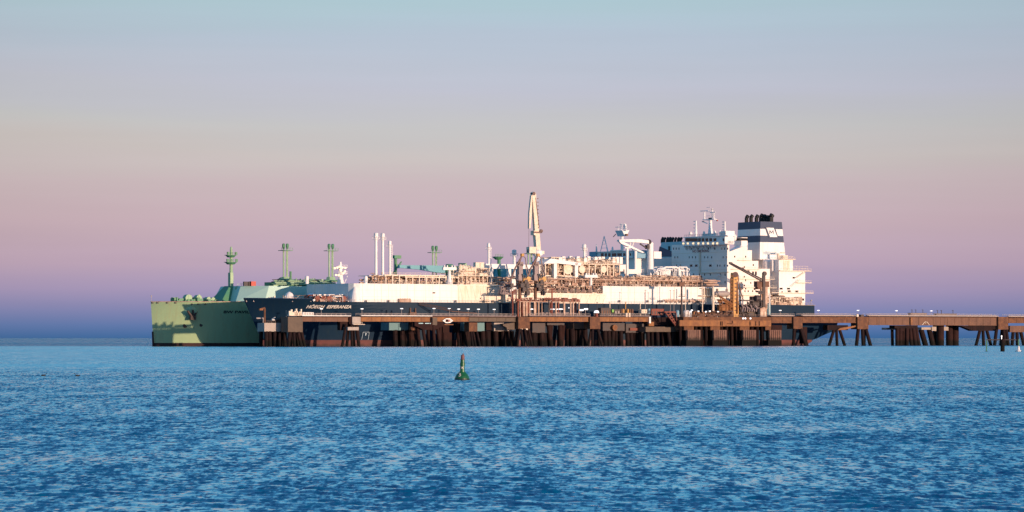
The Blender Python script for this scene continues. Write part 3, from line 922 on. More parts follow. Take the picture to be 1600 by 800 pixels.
    # hose handling crane
    s = MB(); y = -8; c = P(1016, 430, y)
    s.lathe(c.x, y, [(2.0, zt), (1.6, zt + 3), (1.45, AZ(379, c.x, y))], 14)
    s.box(c.x + 1, c.x + 5.2, y - 1.6, y + 1.6, AZ(404, c.x, y), AZ(393, c.x, y))
    hc = s.build('crane_pedestal', W, t)
    s = MB(); e = P(966, 376, y); rt = P(1014, 379, y)
    s.prism([(rt.x, rt.z - .6), (rt.x, rt.z + .9), (AX(997, y), AZ(374, rt.x, y)), (e.x, AZ(374.5, e.x, y)), (e.x, AZ(377.5, e.x, y)), (AX(998, y), AZ(379.5, rt.x, y))], y - 1, y + 1)
    s.prism([(e.x, AZ(377, e.x, y)), (e.x + 1.2, AZ(380.5, e.x, y)), (AX(1003, y), AZ(395.5, rt.x, y)), (AX(1006, y), AZ(394.5, rt.x, y)), (AX(990, y), AZ(387, rt.x, y)), (AX(975, y), AZ(379.5, rt.x, y))], y - .6, y + .6)
    for q in ((985, 379, 985, 386), (990, 379, 987.5, 387)): a = P(q[0], q[1], y); b = P(q[2], q[3], y); s.bar(a, b, .3, 5)
    cb = s.build('crane_boom', W, t)
    s = MB(); a = P(1000, 381, y); b = P(1011, 388, y); s.bar(a, b, .35, 6); s.bar(P(1014, 378, y - 1), P(1014, 378, y + 1), 1.2, 10); s.box(c.x - 2.3, c.x - 1, y - 1, y + 1, AZ(389, c.x, y), AZ(383, c.x, y))
    s.build('luffing_ram', M['machine_dark'], cb)
    for px, p0, y in ((980, 388, -10), (993, 391, -2)):
        s = MB(); c = P(px, p0, y); s.bar((c.x, y, zt), (c.x, y, c.z), .65, 10); s.box(c.x - 1.6, c.x + 1.6, y - .5, y + .5, c.z, c.z + .5); s.build('support_post', W, t)
    s = MB(); SB(s, 976, 1018, 421, 428, -6, 8); SB(s, 966, 982, 413.5, 424, -5, 5)
    s.build('deck_house', M['house_white'], t)
    # white loop piping before the bridge tower
    s = MB()
    for i in range(60):
        px = rnd.uniform(1020, 1064); y = rnd.uniform(-16, 2); c = P(px, rnd.uniform(417, 424), y); l = rnd.uniform(2, 6); r = rnd.uniform(.14, .32)
        s.path([(c.x, y, 28.5), (c.x, y, c.z), (c.x + l, y, c.z), (c.x + l, y, 28.5)], r, 7)
    for px in (1028, 1036, 1044): c = P(px, 425, -12); s.bar((c.x, -12, c.z), (c.x, -6, c.z), 1.5, 14)
    s.path([P(1022, 426, -14), P(1040, 417.5, -14), P(1057, 417.5, -14), P(1062, 421, -14), P(1062, 432, -14)], .45, 8)
    s.build('process_piping', M['white_paint'], t)
    s = MB(); clutter(s, AX(1020, -14), 238, -14, 4, zt, 30.5, 130, .3, rnd); s.build('deck_piping', M['pipe_dark'], t)
    s = MB()
    for px in (1124, 1129): c = P(px, 432, -14); s.lathe(c.x, -14, [(.6, zt), (.6, c.z), (1.1, c.z + .2), (1.1, c.z + .9), (.5, c.z + 1.2)], 8)
    s.build('ventilator', W, t)
    # lifeboat under davits abreast the trunk end
    s = MB(); y = -22.6
    a = P(1116, 459, y); b = P(1141, 459, y); L_ = b.x - a.x
    prof = [(0, .15), (.08, .7), (.25, 1.2), (.6, 1.35), (.85, 1.0), (1, .4)]
    k = len(s.v); n = 10
    for u, r in prof:
        for i in range(n):
            an = 2 * math.pi * i / n
            s.v.append((a.x + u * L_, y + r * math.cos(an), a.z + r * 1.1 * math.sin(an)))
    for q in range(len(prof) - 1):
        for i in range(n):
            j = (i + 1) % n; s.f.append((k + q * n + i, k + q * n + j, k + (q + 1) * n + j, k + (q + 1) * n + i))
    s.f.append(tuple(k + i for i in reversed(range(n)))); s.f.append(tuple(k + (len(prof) - 1) * n + i for i in range(n)))
    lb = s.build('lifeboat', M['rail_grey'], t, smooth=True)
    s = MB()
    for px in (1099, 1104, 1108, 1112, 1121, 1136):
        q = P(px, 451, -21.2); s.box(q.x - .2, q.x + .2, -22.0, -20.7, 22.6, q.z)
    SB(s, 1096, 1146, 461.5, 463, -22.8, 2.2); SB(s, 1096, 1116, 450, 451, -22, 1.2)
    s.build('davit', M['cream_steel'], t)
    s = MB(); SB(s, 1039, 1102, 469, 471, -21.6, .5); s.rail(AX(1039, -21.8), AX(1102, -21.8), -21.8, 20.0, 1.4, 2.2, .12)
    for i in range(9): SB(s, 1042 + 7 * i, 1044 + 7 * i, 470, 473, -21.8, .4)
    s.build('side_gangway', M['pipe_tan'], t)

    # ---- accommodation tower
    xf = 243.0
    yl, yr = AY(1049.5, xf), -20.0
    HW = M['house_white']
    ztower = AZ(381, xf, 0)
    z1 = AZ(400, 250, -20)
    s = MB()
    s.box(xf, xf + 1.2, yr, yl, zt, ztower)
    s.box(xf + 1.2, 252, -4, yl - .01, zt, ztower - .02)
    s.box(xf + 1.2, 252, yr + .03, -4.01, zt, AZ(396, 248, -20))
    xs_ = [AX(p, -20) for p in (1142, 1168, 1185, 1203)]
    s.box(252, xs_[2], yr, 18, zt - 8, AZ(407.5, 258, -20))
    s.box(xs_[2] + .01, xs_[3], yr, 18, zt - 8, AZ(420, 265, -20))
    s.box(252, xs_[1], yr + .01, 16, AZ(407.5, 258, -20), AZ(393, 250, -20))
    s.prism([(xf + 1.2, AZ(397, 250, -20)), (xs_[1], AZ(397, 250, -20)), (xs_[1], AZ(384.5, 252, -20)), (xs_[1] - 2.5, AZ(385, 252, -20)), (xf + 1.2, AZ(393.5, 246, -20))], yr + .02, yr + 5)
    s.box(xf, 252, yr, yl, zt - 8, zt - .01)
    acc = s.build('accommodation_block', HW, t)
    s = MB()
    for py in (395, 408.5, 422, 435):        # plate seams and the stair trunk on the front
        z = AZ(py, xf, 0); s.box(xf - .05, xf, yr, yl, z - .07, z + .07)
    y = AY(1094, xf); s.box(xf - .45, xf, y - .5, y + .5, AZ(427, xf, y), AZ(394, xf, y))
    y2 = AY(1140, xf); zz = AZ(426.5, xf, y); s.box(xf - .6, xf, y2, y - .5, zz - .2, zz + .15)
    for py, pa, pb in ((421, 1142, 1186), (436, 1152, 1208), (449.5, 1152, 1211), (461.5, 1152, 1204), (407, 1152, 1172)):
        x0_, x1_ = AX(pa, -20), AX(pb, -20); z = AZ(py, 260, -20)
        s.box(x0_, x1_, -21.2, -20, z - .15, z + .1); s.rail(x0_, x1_, -21.15, z + .1, 1.0, 1.8, .035)
    s.build('deck_ledge', M['cream_steel'], acc)
    windows(acc, None, [(p, 388.5) for p in (1052.5, 1056.7, 1061, 1072, 1081, 1091, 1098, 1107, 1117, 1128, 1132, 1137)] +
            [(p, 402) for p in (1054.5, 1059, 1077, 1082, 1087, 1093, 1101, 1106, 1112, 1130, 1135)] +
            [(p, 415) for p in (1057, 1063, 1121, 1125, 1132, 1137)] + [(p, 415, 1.9, 1.0) for p in (1080, 1088, 1110)] +
            [(p, 429) for p in (1084, 1093, 1101, 1110, 1126, 1133)] + [(1133, 441)], 'x', xf)
    windows(acc, None, [(1165, 401), (1148, 401), (1177, 414), (1163, 417), (1163, 432.5), (1165, 438), (1158, 442), (1173, 442), (1179, 442), (1163, 446),
                        (1165, 451), (1164, 455), (1169, 455), (1176, 455), (1181, 455), (1194, 441), (1194, 455)] + [(1176.6, 427, 1.0, 1.7), (1181, 427, 1.0, 1.7), (1179, 451, 1.0, 1.2)], 'y', -20.0, w=.6, h=.8)
    text_part('NO SMOKING', 'warning_lettering', M['red_letter'], acc, 0, 25 / 1.9, AZ(394, xf, 0) , 1.15,
              lambda X, Z: (xf - .06, AY(1082, xf) - X, Z), (0, 0, 0))
    # bridge
    s = MB(); xw = xf - 2.2
    yb0, yb1 = AY(1066, xw), AY(1137, xw)
    zb0, zb1, zb2 = AZ(383.5, xw, 0), AZ(378.2, xw, 0), AZ(370.5, xw, 0)
    s.box(xw, xf + 1.6, yb1, yb0, zb0, zb1)
    s.box(xw + .6, xf + 1.3, yb1 + .5, yb0 - 1, zb1, zb2)
    s.box(xw + .1, xf + 1.6, yb1 + .3, yb0 - .6, zb2, zb2 + .35)
    s.box(xf + 1.6, xf + 8, -3, yb0 - 2, zb0, zb2)
    s.plan([(xf, AY(1074, xf)), (xf, AY(1118, xf)), (xf - .01, AY(1118, xf))], zb0 - 1, zb0 - .99)
    n_ = 9
    for i in range(n_):                                        # sloping brackets below the bridge front
        y = AY(1074, xf) + (AY(1116, xf) - AY(1074, xf)) * i / (n_ - 1)
        k = len(s.v); s.v += [(xf, y - .15, zb0), (xw, y - .15, zb0), (xf, y - .15, zb0 - 2.2), (xf, y + .15, zb0), (xw, y + .15, zb0), (xf, y + .15, zb0 - 2.2)]
        s.f += [(k, k + 1, k + 2), (k + 5, k + 4, k + 3), (k + 1, k + 4, k + 5, k + 2), (k, k + 3, k + 4, k + 1)]
    SBx0 = AX(1133, -21.5)
    s.box(SBx0 - 1.5, SBx0 + 4, -22.4, yb1, zb0 + .3, zb2 - .4)
    s.box(xw + .8, xf + 3, AY(1113, xf), AY(1101, xf), zb2 + .35, zb2 + 1.5)
    y = AY(1135, xf); s.box(xw + 1, xf + 4, y - 1, y + 3, zb2, zb2 + 2.4)
    br = s.build('bridge', M['white_paint'], acc)
    s2 = []
    for px in (1073, 1076.5, 1080, 1084, 1088, 1093, 1098.5, 1104.5, 1110.5, 1117): s2.append((px, 374.8, 2.1, 1.5))
    windows(br, None, s2, 'x', xw + .55, name='bridge_window')
    windows(br, None, [(1131, 374.5, 1.2, 1.3), (1135, 374.5, 1.2, 1.3)], 'y', -22.45, name='bridge_window')
    lamp = None
    for px in (1067.5, 1074.5, 1083, 1091, 1098.5, 1106, 1114, 1120.5):
        y = AY(px, xw - .2); c = Vector((xw - .2, y, AZ(380.3, xw, y)))
        if lamp is None:
            l = MB(); l.box(c.x - .15, c.x + .15, c.y - .5, c.y + .5, c.z - .4, c.z + .4); lamp = l.build('floodlight', M['lamp_warm'], br); lc = c
        else:
            o = lamp.copy(); C.objects.link(o); o.parent = br; o.location = c - lc
    # masts above the bridge
    s = MB(); y = AY(1110, xf + 3); x = xf + 3
    s.lathe(x, y, [(1.3, zb2), (.85, zb2 + 5), (.75, AZ(344, x, y))], 10)
    zp = AZ(343.5, x, y)
    s.box(x - 1, x + 1, y - 4, y + 5, zp, zp + .3)
    s.bar((x, y + 4.6, zp), (x, y + 4.6, AZ(331, x, y)), .35, 6); s.bar((x, y - 1.6, zp), (x, y - 1.6, AZ(326, x, y)), .3, 6)
    s.bar((x, y + 8, AZ(329, x, y)), (x, y + 1.5, AZ(329, x, y)), .18, 5); s.bar((x, y + .3, AZ(332, x, y)), (x, y - 4, AZ(332, x, y)), .18, 5)
    s.bar((x, y + 6.5, zp - .6), (x, y + 2.5, zp - 1.6), .25, 5)
    for i in range(4): s.bar((x, y + 3, zb2 + 8 + 2 * i), (x, y, zb2 + 8 + 2 * i), .1, 4)
    s.bar((x, y - 3, zp), (x, y - 3, zp + 3.5), .2, 5)
    mm = s.build('radar_mast', W, acc)
    s = MB(); s.box(x - .2, x + .2, y + 5.0, y + 6.5, zp - .9, zp - .4); s.box(x - .3, x + .3, y - .8, y + 1.2, zp + .3, zp + 1.0); s.box(x - .3, x + .3, y - 1.8, y - 1.3, AZ(328, x, y), AZ(326.5, x, y)); s.build('radar_scanner', M['machine_dark'], mm)
    s = MB(); q = y - 5.3; s.box(x - .2, x + .2, q - .4, q + .4, AZ(346, x, y), AZ(343.8, x, y)); s.build('signal_lamp', M['red_item'], mm)
    for px, p0 in ((1087.5, 345), (1132.5, 346)):
        s = MB(); y = AY(px, xf + 4); zt_ = AZ(p0, xf + 4, y)
        s.lathe(xf + 4, y, [(.8, zb2), (.5, zb2 + 4), (.35, zt_)], 8)
        for i in range(4): z = zb2 + 3 + i * (zt_ - zb2 - 3.4) / 3; s.box(xf + 3.6, xf + 4.3, y + .2, y + 1.5, z, z + .35)
        s.build('signal_mast', W, acc)
    s = MB(); s.rail(0, 1, 0, 0, .01, 5, .001)
    for (yy0, yy1) in ((yb0 - 1, yb1 + 2),):
        for zz in (.55, 1.0): s.bar((xw + .5, yy0, zb2 + .35 + zz), (xw + .5, yy1, zb2 + .35 + zz), .05, 4)
        for i in range(20): q = yy0 + (yy1 - yy0) * i / 19; s.bar((xw + .5, q, zb2 + .3), (xw + .5, q, zb2 + 1.4), .05, 4)
    s.v = s.v[0:0] + s.v; s.build('bridge_railing', M['rail_grey'], acc)
    s = MB()
    for px, r in ((1079, .8), (1100, .5), (1117, .6), (1125, .5)):
        y = AY(px, xf + 2); s.lathe(xf + 2, y, [(.2, zb2), (.2, zb2 + 1.4), (r, zb2 + 1.7), (r, zb2 + 2.4), (r * .5, zb2 + 2.9)], 8)
    s.build('antenna_dome', M['house_white'], acc)

    # ---- engine casing, aft house
    s = MB()
    xa0 = AX(1217, -19); xa1 = AX(1258, -19); xcm = AX(1239, -19)
    s.box(xa0, xa1, -19, 19, 11.5 if False else 19.1, AZ(424, 280, -19))
    s.box(xa0, xcm, -18.9, 10, AZ(424, 280, -19), AZ(405.5, 280, -19))
    s.box(xa0 + .5, xcm - 1, -9, 14, AZ(405.5, 280, -19), AZ(404, 280, -19))
    cs = s.build('engine_casing', M['white_paint'], t)
    s = MB(); s.lathe(xa0 + .5, -10.5, [(3.0, zt), (3.0, AZ(409, 278, -10)), (2.2, AZ(405.5, 278, -10))], 16)
    s.box(xa0 - 1.2, xa0, -15.6, -14.4, AZ(425, 278, -15), AZ(407, 278, -15))
    s.build('ventilation_trunk', HW, cs)
    s = MB()
    for pa, pb, py in ((1216, 1265, 423), (1243, 1265, 441.5), (1203, 1268, 457.5), (1216, 1240, 405)):
        x0_, x1_ = AX(pa, -19), AX(pb, -19); z = AZ(py, 280, -19)
        s.box(x0_, x1_, -20.6, -19, z - .22, z + .12); s.box(xa1, x1_, -19, 14, z - .22, z + .12) if pb > 1258 else None
        s.rail(x0_, x1_, -20.5, z + .1, 1.0, 1.8, .035)
    s.rail(AX(1240, -16), AX(1262, -16), -16, AZ(423, 285, -16), 2.2, 1.6, .06)
    z = AZ(441.5, 280, -19)
    s.bar((xa1 - 6, -20.2, AZ(434, 280, -19)), (xa1 - 1, -20.2, AZ(425, 280, -19)), .2, 4)
    s.bar((xa1 - 9, -20.2, AZ(441, 280, -19) - 2), (xa1 - 4, -20.2, AZ(436, 280, -19)), .15, 4)
    s.build('deck_ledge', M['cream_steel'], cs)
    windows(cs, None, [(1240, 434, 1.2, .8), (1220.5, 451, 1.8, .8), (1232, 451, 1.8, .8), (1233, 455, 1.8, .9), (1245, 455.3, 1.8, .9), (1254, 468, 1.8, 1.0), (1222, 456, .8, .5)], 'y', -19.0)
    s = MB(); 
    for pa in (1224, 1229.5): SB(s, pa, pa + 4.2, 407.5, 422, -19.02, .1)
    s.build('louvre', M['cream_steel'], cs)
    s = MB(); 
    s.bar(P(1216, 396, -14), P(1216, 405, -14), .7, 8); s.bar(P(1219, 395, -14), P(1226, 395, -14), .3, 6); SB(s, 1224, 1231, 399, 404.5, -12, 3); s.rail(AX(1215, -15), AX(1238, -15), -15, AZ(404, 280, -15), 1.1, 1.6, .06)
    s.build('roof_gear', M['cream_steel'], cs)
    # small cabin on a bracket by the funnel
    s = MB(); c = P(1164, 380, -6); 
    xc0 = AX(1158.5, -6)
    s.box(xc0, xc0 + 3.6, -6, 0, AZ(383.5, c.x, -6), AZ(371, c.x, -6)); s.prism([(xc0, AZ(383.5, c.x, -6)), (xc0 + 3.6, AZ(383.5, c.x, -6)), (xc0 - 3, AZ(391, c.x, -6)), (xc0 - 4, AZ(391, c.x, -6))], -6, -2)
    s.box(xc0 - 5, xc0 + 6, -6.2, 6, AZ(391, c.x, -6) - 18, AZ(391, c.x, -6))
    s.lathe(xc0 - 1.6, -3, [(.3, AZ(376, c.x, -6)), (.8, AZ(374, c.x, -6)), (.8, AZ(368, c.x, -6)), (.3, AZ(366, c.x, -6))], 8)
    cb_ = s.build('lookout_cabin', HW, t)
    s = MB(); s.box(xc0 - .05, xc0 + 3.65, -6.06, -.5, AZ(376, c.x, -6), AZ(372, c.x, -6)); s.build('window', M['glass_dark'], cb_)

    # ---- funnel
    xb0, xb1 = 271.0, 286.4; xt0, xt1 = 271.6, 284.3
    zlev = [AZ(p, 272, -8) for p in (405.5, 378.3, 368, 357.5, 346)]
    def plan_at(z):
        u = (z - zlev[0]) / (zlev[-1] - zlev[0])
        return [(xb0 + (xt0 - xb0) * u, -8.2 + .3 * u), (xb1 + (xt1 - xb1) * u, -8.2 + .3 * u), (xb1 + (xt1 - xb1) * u, 10 - .4 * u), (xb0 + (xt0 - xb0) * u, 10 - .4 * u)]
    s = MB()
    for a, b in ((0, 1), (2, 3)): s.plan(plan_at(zlev[a]), zlev[a], zlev[b], plan_at(zlev[b]))
    fn = s.build('funnel', M['white_paint'], t)
    for a, b in ((1, 2), (3, 4)):
        s = MB(); s.plan(plan_at(zlev[a]), zlev[a], zlev[b], plan_at(zlev[b])); s.build('funnel_band', M['navy_trim'], fn)
    s = MB()
    ya = -8.12
    def par(p0, p1, sl, mat_, off, nm, dz=0.0):
        q = MB(); a = P(p0, 369, ya); b = P(p1, 369, ya); z0 = zlev[2] - .6 - dz; z1_ = zlev[3] + .6 + dz
        q.prism([(a.x + sl, z0), (b.x + sl, z0), (b.x, z1_), (a.x, z1_)], ya - off, ya); return q.build(nm, mat_, fn)
    par(1195, 1210.5, 2.2, M['navy_trim'], .10, 'emblem_border', .35); par(1197.2, 1208.6, 2.2, M['white_paint'], .16, 'emblem_flag')
    s = MB(); a = P(1202.5, 365.5, ya - .2); w_ = 2.2; h_ = 1.7
    s.path([(a.x, a.y, a.z), (a.x + .1, a.y, a.z + h_), (a.x + w_ / 2, a.y, a.z + .4), (a.x + w_ - .1, a.y, a.z + h_), (a.x + w_, a.y, a.z)], .17, 4)
    s.build('emblem_mark', M['navy_trim'], fn)
    text_part('HÖEGH LNG', 'funnel_lettering', M['pale_blue_letter'], fn, AX(1193, -8.2), AX(1214, -8.2), AZ(397.5, 275, -8), 1.35, lambda X, Z: (X, -8.27, Z), (0, 0, 0))
    for i, (px, r, h) in enumerate(((1166.5, .9, 337), (1173.5, .9, 336.5), (1182, .9, 336.5), (1190, 1.3, 336), (1194.5, 1.0, 336.5), (1199, .8, 337.5), (1204.5, 1.2, 335.5))):
        y = 6 - i * 1.9; x = AX(px, y); z0 = zlev[-1] - .2; z1_ = AZ(h, x, y)
        s = MB(); s.path([(x, y, z0), (x, y, z1_ - 1.0), (x + .8, y, z1_)], r, 9); s.build('exhaust_pipe', M['soot_black'], fn)
    # after deck gear
    clutter_mix(t, AX(1184, -20), AX(1250, -20), -21.5, -20.7, 19.1, 22.8, 130, .17, rnd, name='mooring_gear')
    clutter_mix(t, AX(1205, -14), xa0, -19, -8, 19.1, 24.5, 80, .2, rnd, name='mooring_gear')
    s = MB(); c = P(1222, 468, -20.5); s.bar((c.x, -20.9, c.z - .6), (c.x, -19.5, c.z - .6), 2.6, 16); s.bar((c.x + 6, -20.9, c.z - 1), (c.x + 6, -19.5, c.z - 1), 1.5, 14); s.build('winch', M['pipe_dark'], t)
    s = MB(); s.bar(P(1266.5, 476, -19), P(1267.5, 469, -19), .12, 4); s.bar(P(1267, 469.5, -19), P(1268.5, 469.5, -19), .4, 4); s.rail(AX(1252, -19.5), 293.5, -19.5, 19.12, 1.1, 1.8, .06)
    s.build('stern_railing', M['rail_grey'], t)
    s = MB(); s.box(AX(1205, -19), 294.1, -21.2, -20.6, 19.0, 19.2); s.build('stern_capping', M['rail_grey'], t)
    # lettering on the bow
    text_part('HÖEGH  ESPERANZA', 'name_lettering', M['white_letter'], t, AX(487, -20), AX(549.5, -22), AZ(481.6, 33, -20), 1.3,
              lambda X, Z: (X, -hbE(X, Z) - .12, Z), (0, 0, 0), slant=.25, bold=.035)
    s = MB(); mk = lambda px, py: (lambda q: (q.x, -23.1, q.z))(P(px, py, -23.1))
    s.path([mk(565, 531), mk(567.5, 519), mk(577, 519), mk(575, 531)], .09, 4); s.path([mk(570.5, 521.5), mk(572.5, 521.5)], .3, 4); s.path([mk(571.3, 521.5), mk(571.0, 524.5)], .22, 4)
    s.path([mk(711, 520), mk(711, 530)], .08, 4)
    s.build('hull_mark', M['pale_blue_letter'], t)
    s = MB()
    for px, py in ((395, 470), (402, 467.6), (444, 470), (466, 467.8)):
        x = AX(px, -6); s.box(x - .5, x + .5, -hbE(x, 19) - .12, -hbE(x, 19) + .1, 19.1, 19.7)
    s.build('fairlead', M['rail_grey'], t)
    return t


build_navy_tanker()

# ------------------------------------------------------------------ the green gas tanker lying outside the navy one
YG = 50.0


def hbG(x, z):
    t = clamp(z / 19.4)
    xs = -17.6 - 1.3 * t
    u = clamp((x - xs) / (78 - 30 * t))
    h = 23.0 * (1 - (1 - u) ** 2.2) ** 0.95
    if x > 215: h *= 1 - 0.3 * ((x - 215) / 60.0) ** 2
    return h


def twin_vent(root, px, py0, py1, y, m, gap=.95, r=.34):
    t = P(px, py0, y); zb = AZ(py1, t.x, y)
    s = MB()
    for d in (-gap, gap): s.bar((t.x + d, y, zb), (t.x + d, y, t.z - .3), r, 8)
    s.bar((t.x, y - .8, zb), (t.x, y - .8, t.z - 3), .16, 4)
    s.lathe(t.x, y, [(2.6, zb), (1.9, zb + 2.4)], 8)
    o = s.build('vent_mast', m, root)
    h = MB()
    for d in (-gap, gap): h.lathe(t.x + d, y, [(.4, t.z - 2.4), (.7, t.z - 1.4), (.7, t.z - .4), (.4, t.z)], 8)
    h.box(t.x - 2.9, t.x + 2.9, y - 1.6, y + 1.6, t.z - 3.3, t.z - 3.05)
    h.rail(t.x - 2.9, t.x + 2.9, y - 1.6, t.z - 3.05, 1.1, 1.2, .06)
    h.build('vent_head', M['green_deck'], o)


def build_green_tanker():
    t = thing('gas_tanker', 'pale green gas tanker behind the navy one, its bow and anchor showing on the left', 'ship', (-18.9, YG, 0))
    xs = sorted(set([-18.9, -18.6, -18, -17.3, -16.5, -15, -13, -10, -7, -4, 0, 4, 8, 13, 19, 26, 34, 42, 50, 60] + list(range(70, 270, 14)) + [272]))
    st = lambda x: 19.4 * (-17.6 - x) / 1.3 if x < -17.6 else -1.5
    def shift(s):
        s.v = [(v[0], v[1] + YG, v[2]) for v in s.v]; return s
    lo = lambda x: max(1.45, st(x))
    hi = lambda x: max(19.4, lo(x) + .01)
    shift(loft_hull(hbG, xs, lo, hi, 10)).build('hull', M['green_hull'], t)
    xb = [x for x in xs if x > -17.69]
    shift(loft_hull(hbG, xb, lambda x: max(-1.5, min(1.44, st(x))), lambda x: 1.45, 3)).build('boot_topping', M['dark_rust_band'], t)
    s = MB()
    pts = [(x, YG - hbG(x, 19.4) - .02, 19.5) for x in (-18.8, -17, -14, -9, -3, 4, 12, 20, 30)]
    for a, b in zip(pts[:-1], pts[1:]): s.bar(a, b, .2, 5)
    pts = [(x, YG + hbG(x, 19.4) + .02, 19.5) for x in (-18.8, -17, -14, -9, -3, 4, 12, 20, 30)]
    for a, b in zip(pts[:-1], pts[1:]): s.bar(a, b, .2, 5)
    s.build('bulwark_rail', M['pipe_tan'], t)
    # stem bar worn dark near the water
    s = MB(); s.path([(-18.0, YG, 6.4), (-17.85, YG, 3), (-17.75, YG, 0)], .45, 6); s.build('stem_bar', M['dark_rust_band'], t)
    # anchor, its bolster and hawse
    y0 = None
    def onhull(px, py, off=0.0):
        x = AX(px, YG - 12)
        for i in range(12):
            y = YG - hbG(x, 12); x = AX(px, y)
        z = AZ(py, x, y)
        for i in range(6):
            y = YG - hbG(x, z); x = AX(px, y); z = AZ(py, x, y)
        return Vector((x, y - off, z))
    c = onhull(297, 489)
    s = MB(); n = 14
    for rr, oo in ((2.7, -.1), (2.1, .7), (1.0, .9)):
        for i in range(n):
            a = 2 * math.pi * i / n; X = c.x + rr * math.cos(a); Zz = c.z + rr * 1.1 * math.sin(a)
            s.v.append((X, YG - hbG(X, Zz) - oo, Zz))
    for q in range(2):
        for i in range(n):
            j = (i + 1) % n; s.f.append((q * n + i, q * n + j, (q + 1) * n + j, (q + 1) * n + i))
    s.f.append(tuple(2 * n + i for i in range(n)))
    s.build('anchor_bolster', M['pale_green'], t, smooth=True)
    s = MB(); q = onhull(299, 489, 1.4)
    s.bar((q.x, q.y, q.z + 1.4), (q.x, q.y, q.z - 2.2), .45, 6); s.bar((q.x - 2.6, q.y, q.z + .9), (q.x, q.y, q.z - 2.2), .5, 6, .75); s.bar((q.x + 2.4, q.y + .4, q.z + 1.2), (q.x, q.y, q.z - 2.2), .5, 6, .75)
    s.box(q.x - 1.3, q.x + 1.3, q.y - .5, q.y + .6, q.z - 3.0, q.z - 1.6)
    s.build('anchor', M['anchor_iron'], t)
    for px, py, r in ((289, 509, .95), (314, 508, .75)):
        s = MB(); q = onhull(px, py, .12); s.bar((q.x, q.y, q.z), (q.x + .4, q.y + 1.0, q.z), r, 10)
        s.build('hull_recess', M['anchor_iron'], t)
    s = MB()
    for px in (239, 247, 262, 275): q = onhull(px, 473.2, .1); s.box(q.x - .5, q.x + .5, q.y - .1, q.y + .8, q.z - .3, q.z + .3)
    for px in (300, 310, 321): q = onhull(px, 475, .1); s.box(q.x - .35, q.x + .35, q.y - .1, q.y + .8, q.z - .25, q.z + .25)
    s.build('fairlead', M['machine_dark'], t)
    # forecastle gear
    rnd = random.Random(11)
    s = MB()
    for i in range(46):
        px = rnd.uniform(266, 342); y = YG + rnd.uniform(-6, 6); c = P(px, 470, y); w = rnd.uniform(.35, 1.1); h = rnd.uniform(.6, 2.2)
        s.box(c.x - w, c.x + w, y - w, y + w, 19.4, 19.4 + h)
    s.build('mooring_gear', M['green_deck'], t)
    for px, r, h in ((293, 2.0, 3.1), (309, 1.6, 3.4), (324, 1.2, 2.4), (331, 1.2, 2.2)):
        s = MB(); c = P(px, 470, YG); s.bar((c.x, YG - 1.4, 19.4 + h * .55), (c.x, YG + 1.4, 19.4 + h * .55), r * .85, 12); s.box(c.x - .3, c.x + .3, YG - 1.5, YG - 1.4, 19.4, 19.4 + h); s.build('winch', M['pale_green'], t)
    s = MB(); c = P(236.5, 463, YG); s.bar((c.x, YG, 19.4), (c.x, YG, c.z), .08, 4); s.lathe(c.x, YG, [(.25, c.z - .3), (.3, c.z + .4)], 6); s.build('jackstaff', M['rail_grey'], t)
    # trunk with its tapered front
    zt = 26.6
    s = MB()
    x1, xe = 20.5, 212.0
    bot = [(x1 - 3.5, 38.8), (x1 + 6, 29.6), (xe, 29.6), (xe, 70.4), (x1 + 6, 70.4), (x1 - 3.5, 61.2)]
    top = [(x1, 40.6), (x1 + 8.5, 30.2), (xe, 30.2), (xe, 69.8), (x1 + 8.5, 69.8), (x1, 59.4)]
    s.plan(bot, 19.4, zt, top); s.build('trunk_deck', M['green_trunk'], t)
    s = MB(); s.rail(x1 + 6, 80, 29.6, 19.4, 1.1, 2.2, .06); s.rail(x1 - 2, x1 + 4, 40, zt, 1.1, 2); s.build('deck_railing', M['pale_green'], t)
    # foremast on a flared mast house
    b = P(360.5, 446, YG); x = b.x
    s = MB(); s.plan([(x - 8, 44), (x + 7, 44), (x + 7, 56), (x - 8, 56)], 19.4, AZ(447, x, YG), [(x - 1.9, 47.6), (x + 1.9, 47.6), (x + 1.9, 52.4), (x - 1.9, 52.4)])
    s.build('mast_house', M['green_deck'], t)
    s = MB()
    s.box(x - .75, x + .75, YG - 1.1, YG + 1.1, zt - 3, AZ(426, x, YG)); s.lathe(x + .2, YG, [(.8, AZ(426, x, YG)), (.55, AZ(388, x, YG)), (.2, AZ(385, x, YG))], 8)
    s.box(x - 2.5, x + 4.2, YG - 3, YG + 1.5, AZ(460, x, YG) - .2, AZ(460, x, YG)); s.rail(x - 2.5, x + 4.2, YG - 3, AZ(460, x, YG), 1.1, 1.3, .07)
    fm = s.build('foremast', M['pale_green'], t)
    s = MB()
    for py, w in ((410, 3.3), (399, 3.0)):
        z = AZ(py, x, YG); s.lathe(x, YG, [(w * .5, z - .9), (w * .8, z)], 10); s.box(x - w * .8, x + w * .8, YG - 1.6, YG + 1.6, z, z + .2); s.rail(x - w * .8, x + w * .8, YG - 1.6, z + .2, 1.1, 1.0, .08)
        for d in (-.9, .9): s.box(x + w * .75 * d - .4, x + w * .75 * d + .4, YG - 1.7, YG - .9, z + .3, z + 1.5)
    s.bar((x - .4, YG - 1, AZ(392, x, YG)), (x - .9, YG - 1, AZ(388, x, YG)), .12, 4)
    s.build('mast_platform', M['green_deck'], fm)
    s = MB(); c = P(371, 453, YG - 6); s.lathe(c.x, YG - 6, [(.4, 19.4), (.4, c.z - 1), (1.1, c.z), (1.0, c.z + 1.2), (.3, c.z + 1.8)], 10); s.build('ventilator', M['pale_green'], t)
    s = MB(); c = P(395, 446, 36); s.box(c.x - .8, c.x + 1.6, 36, 38, zt, zt + 2.0); s.build('safety_box', M['red_item'], t)
    s = MB(); 
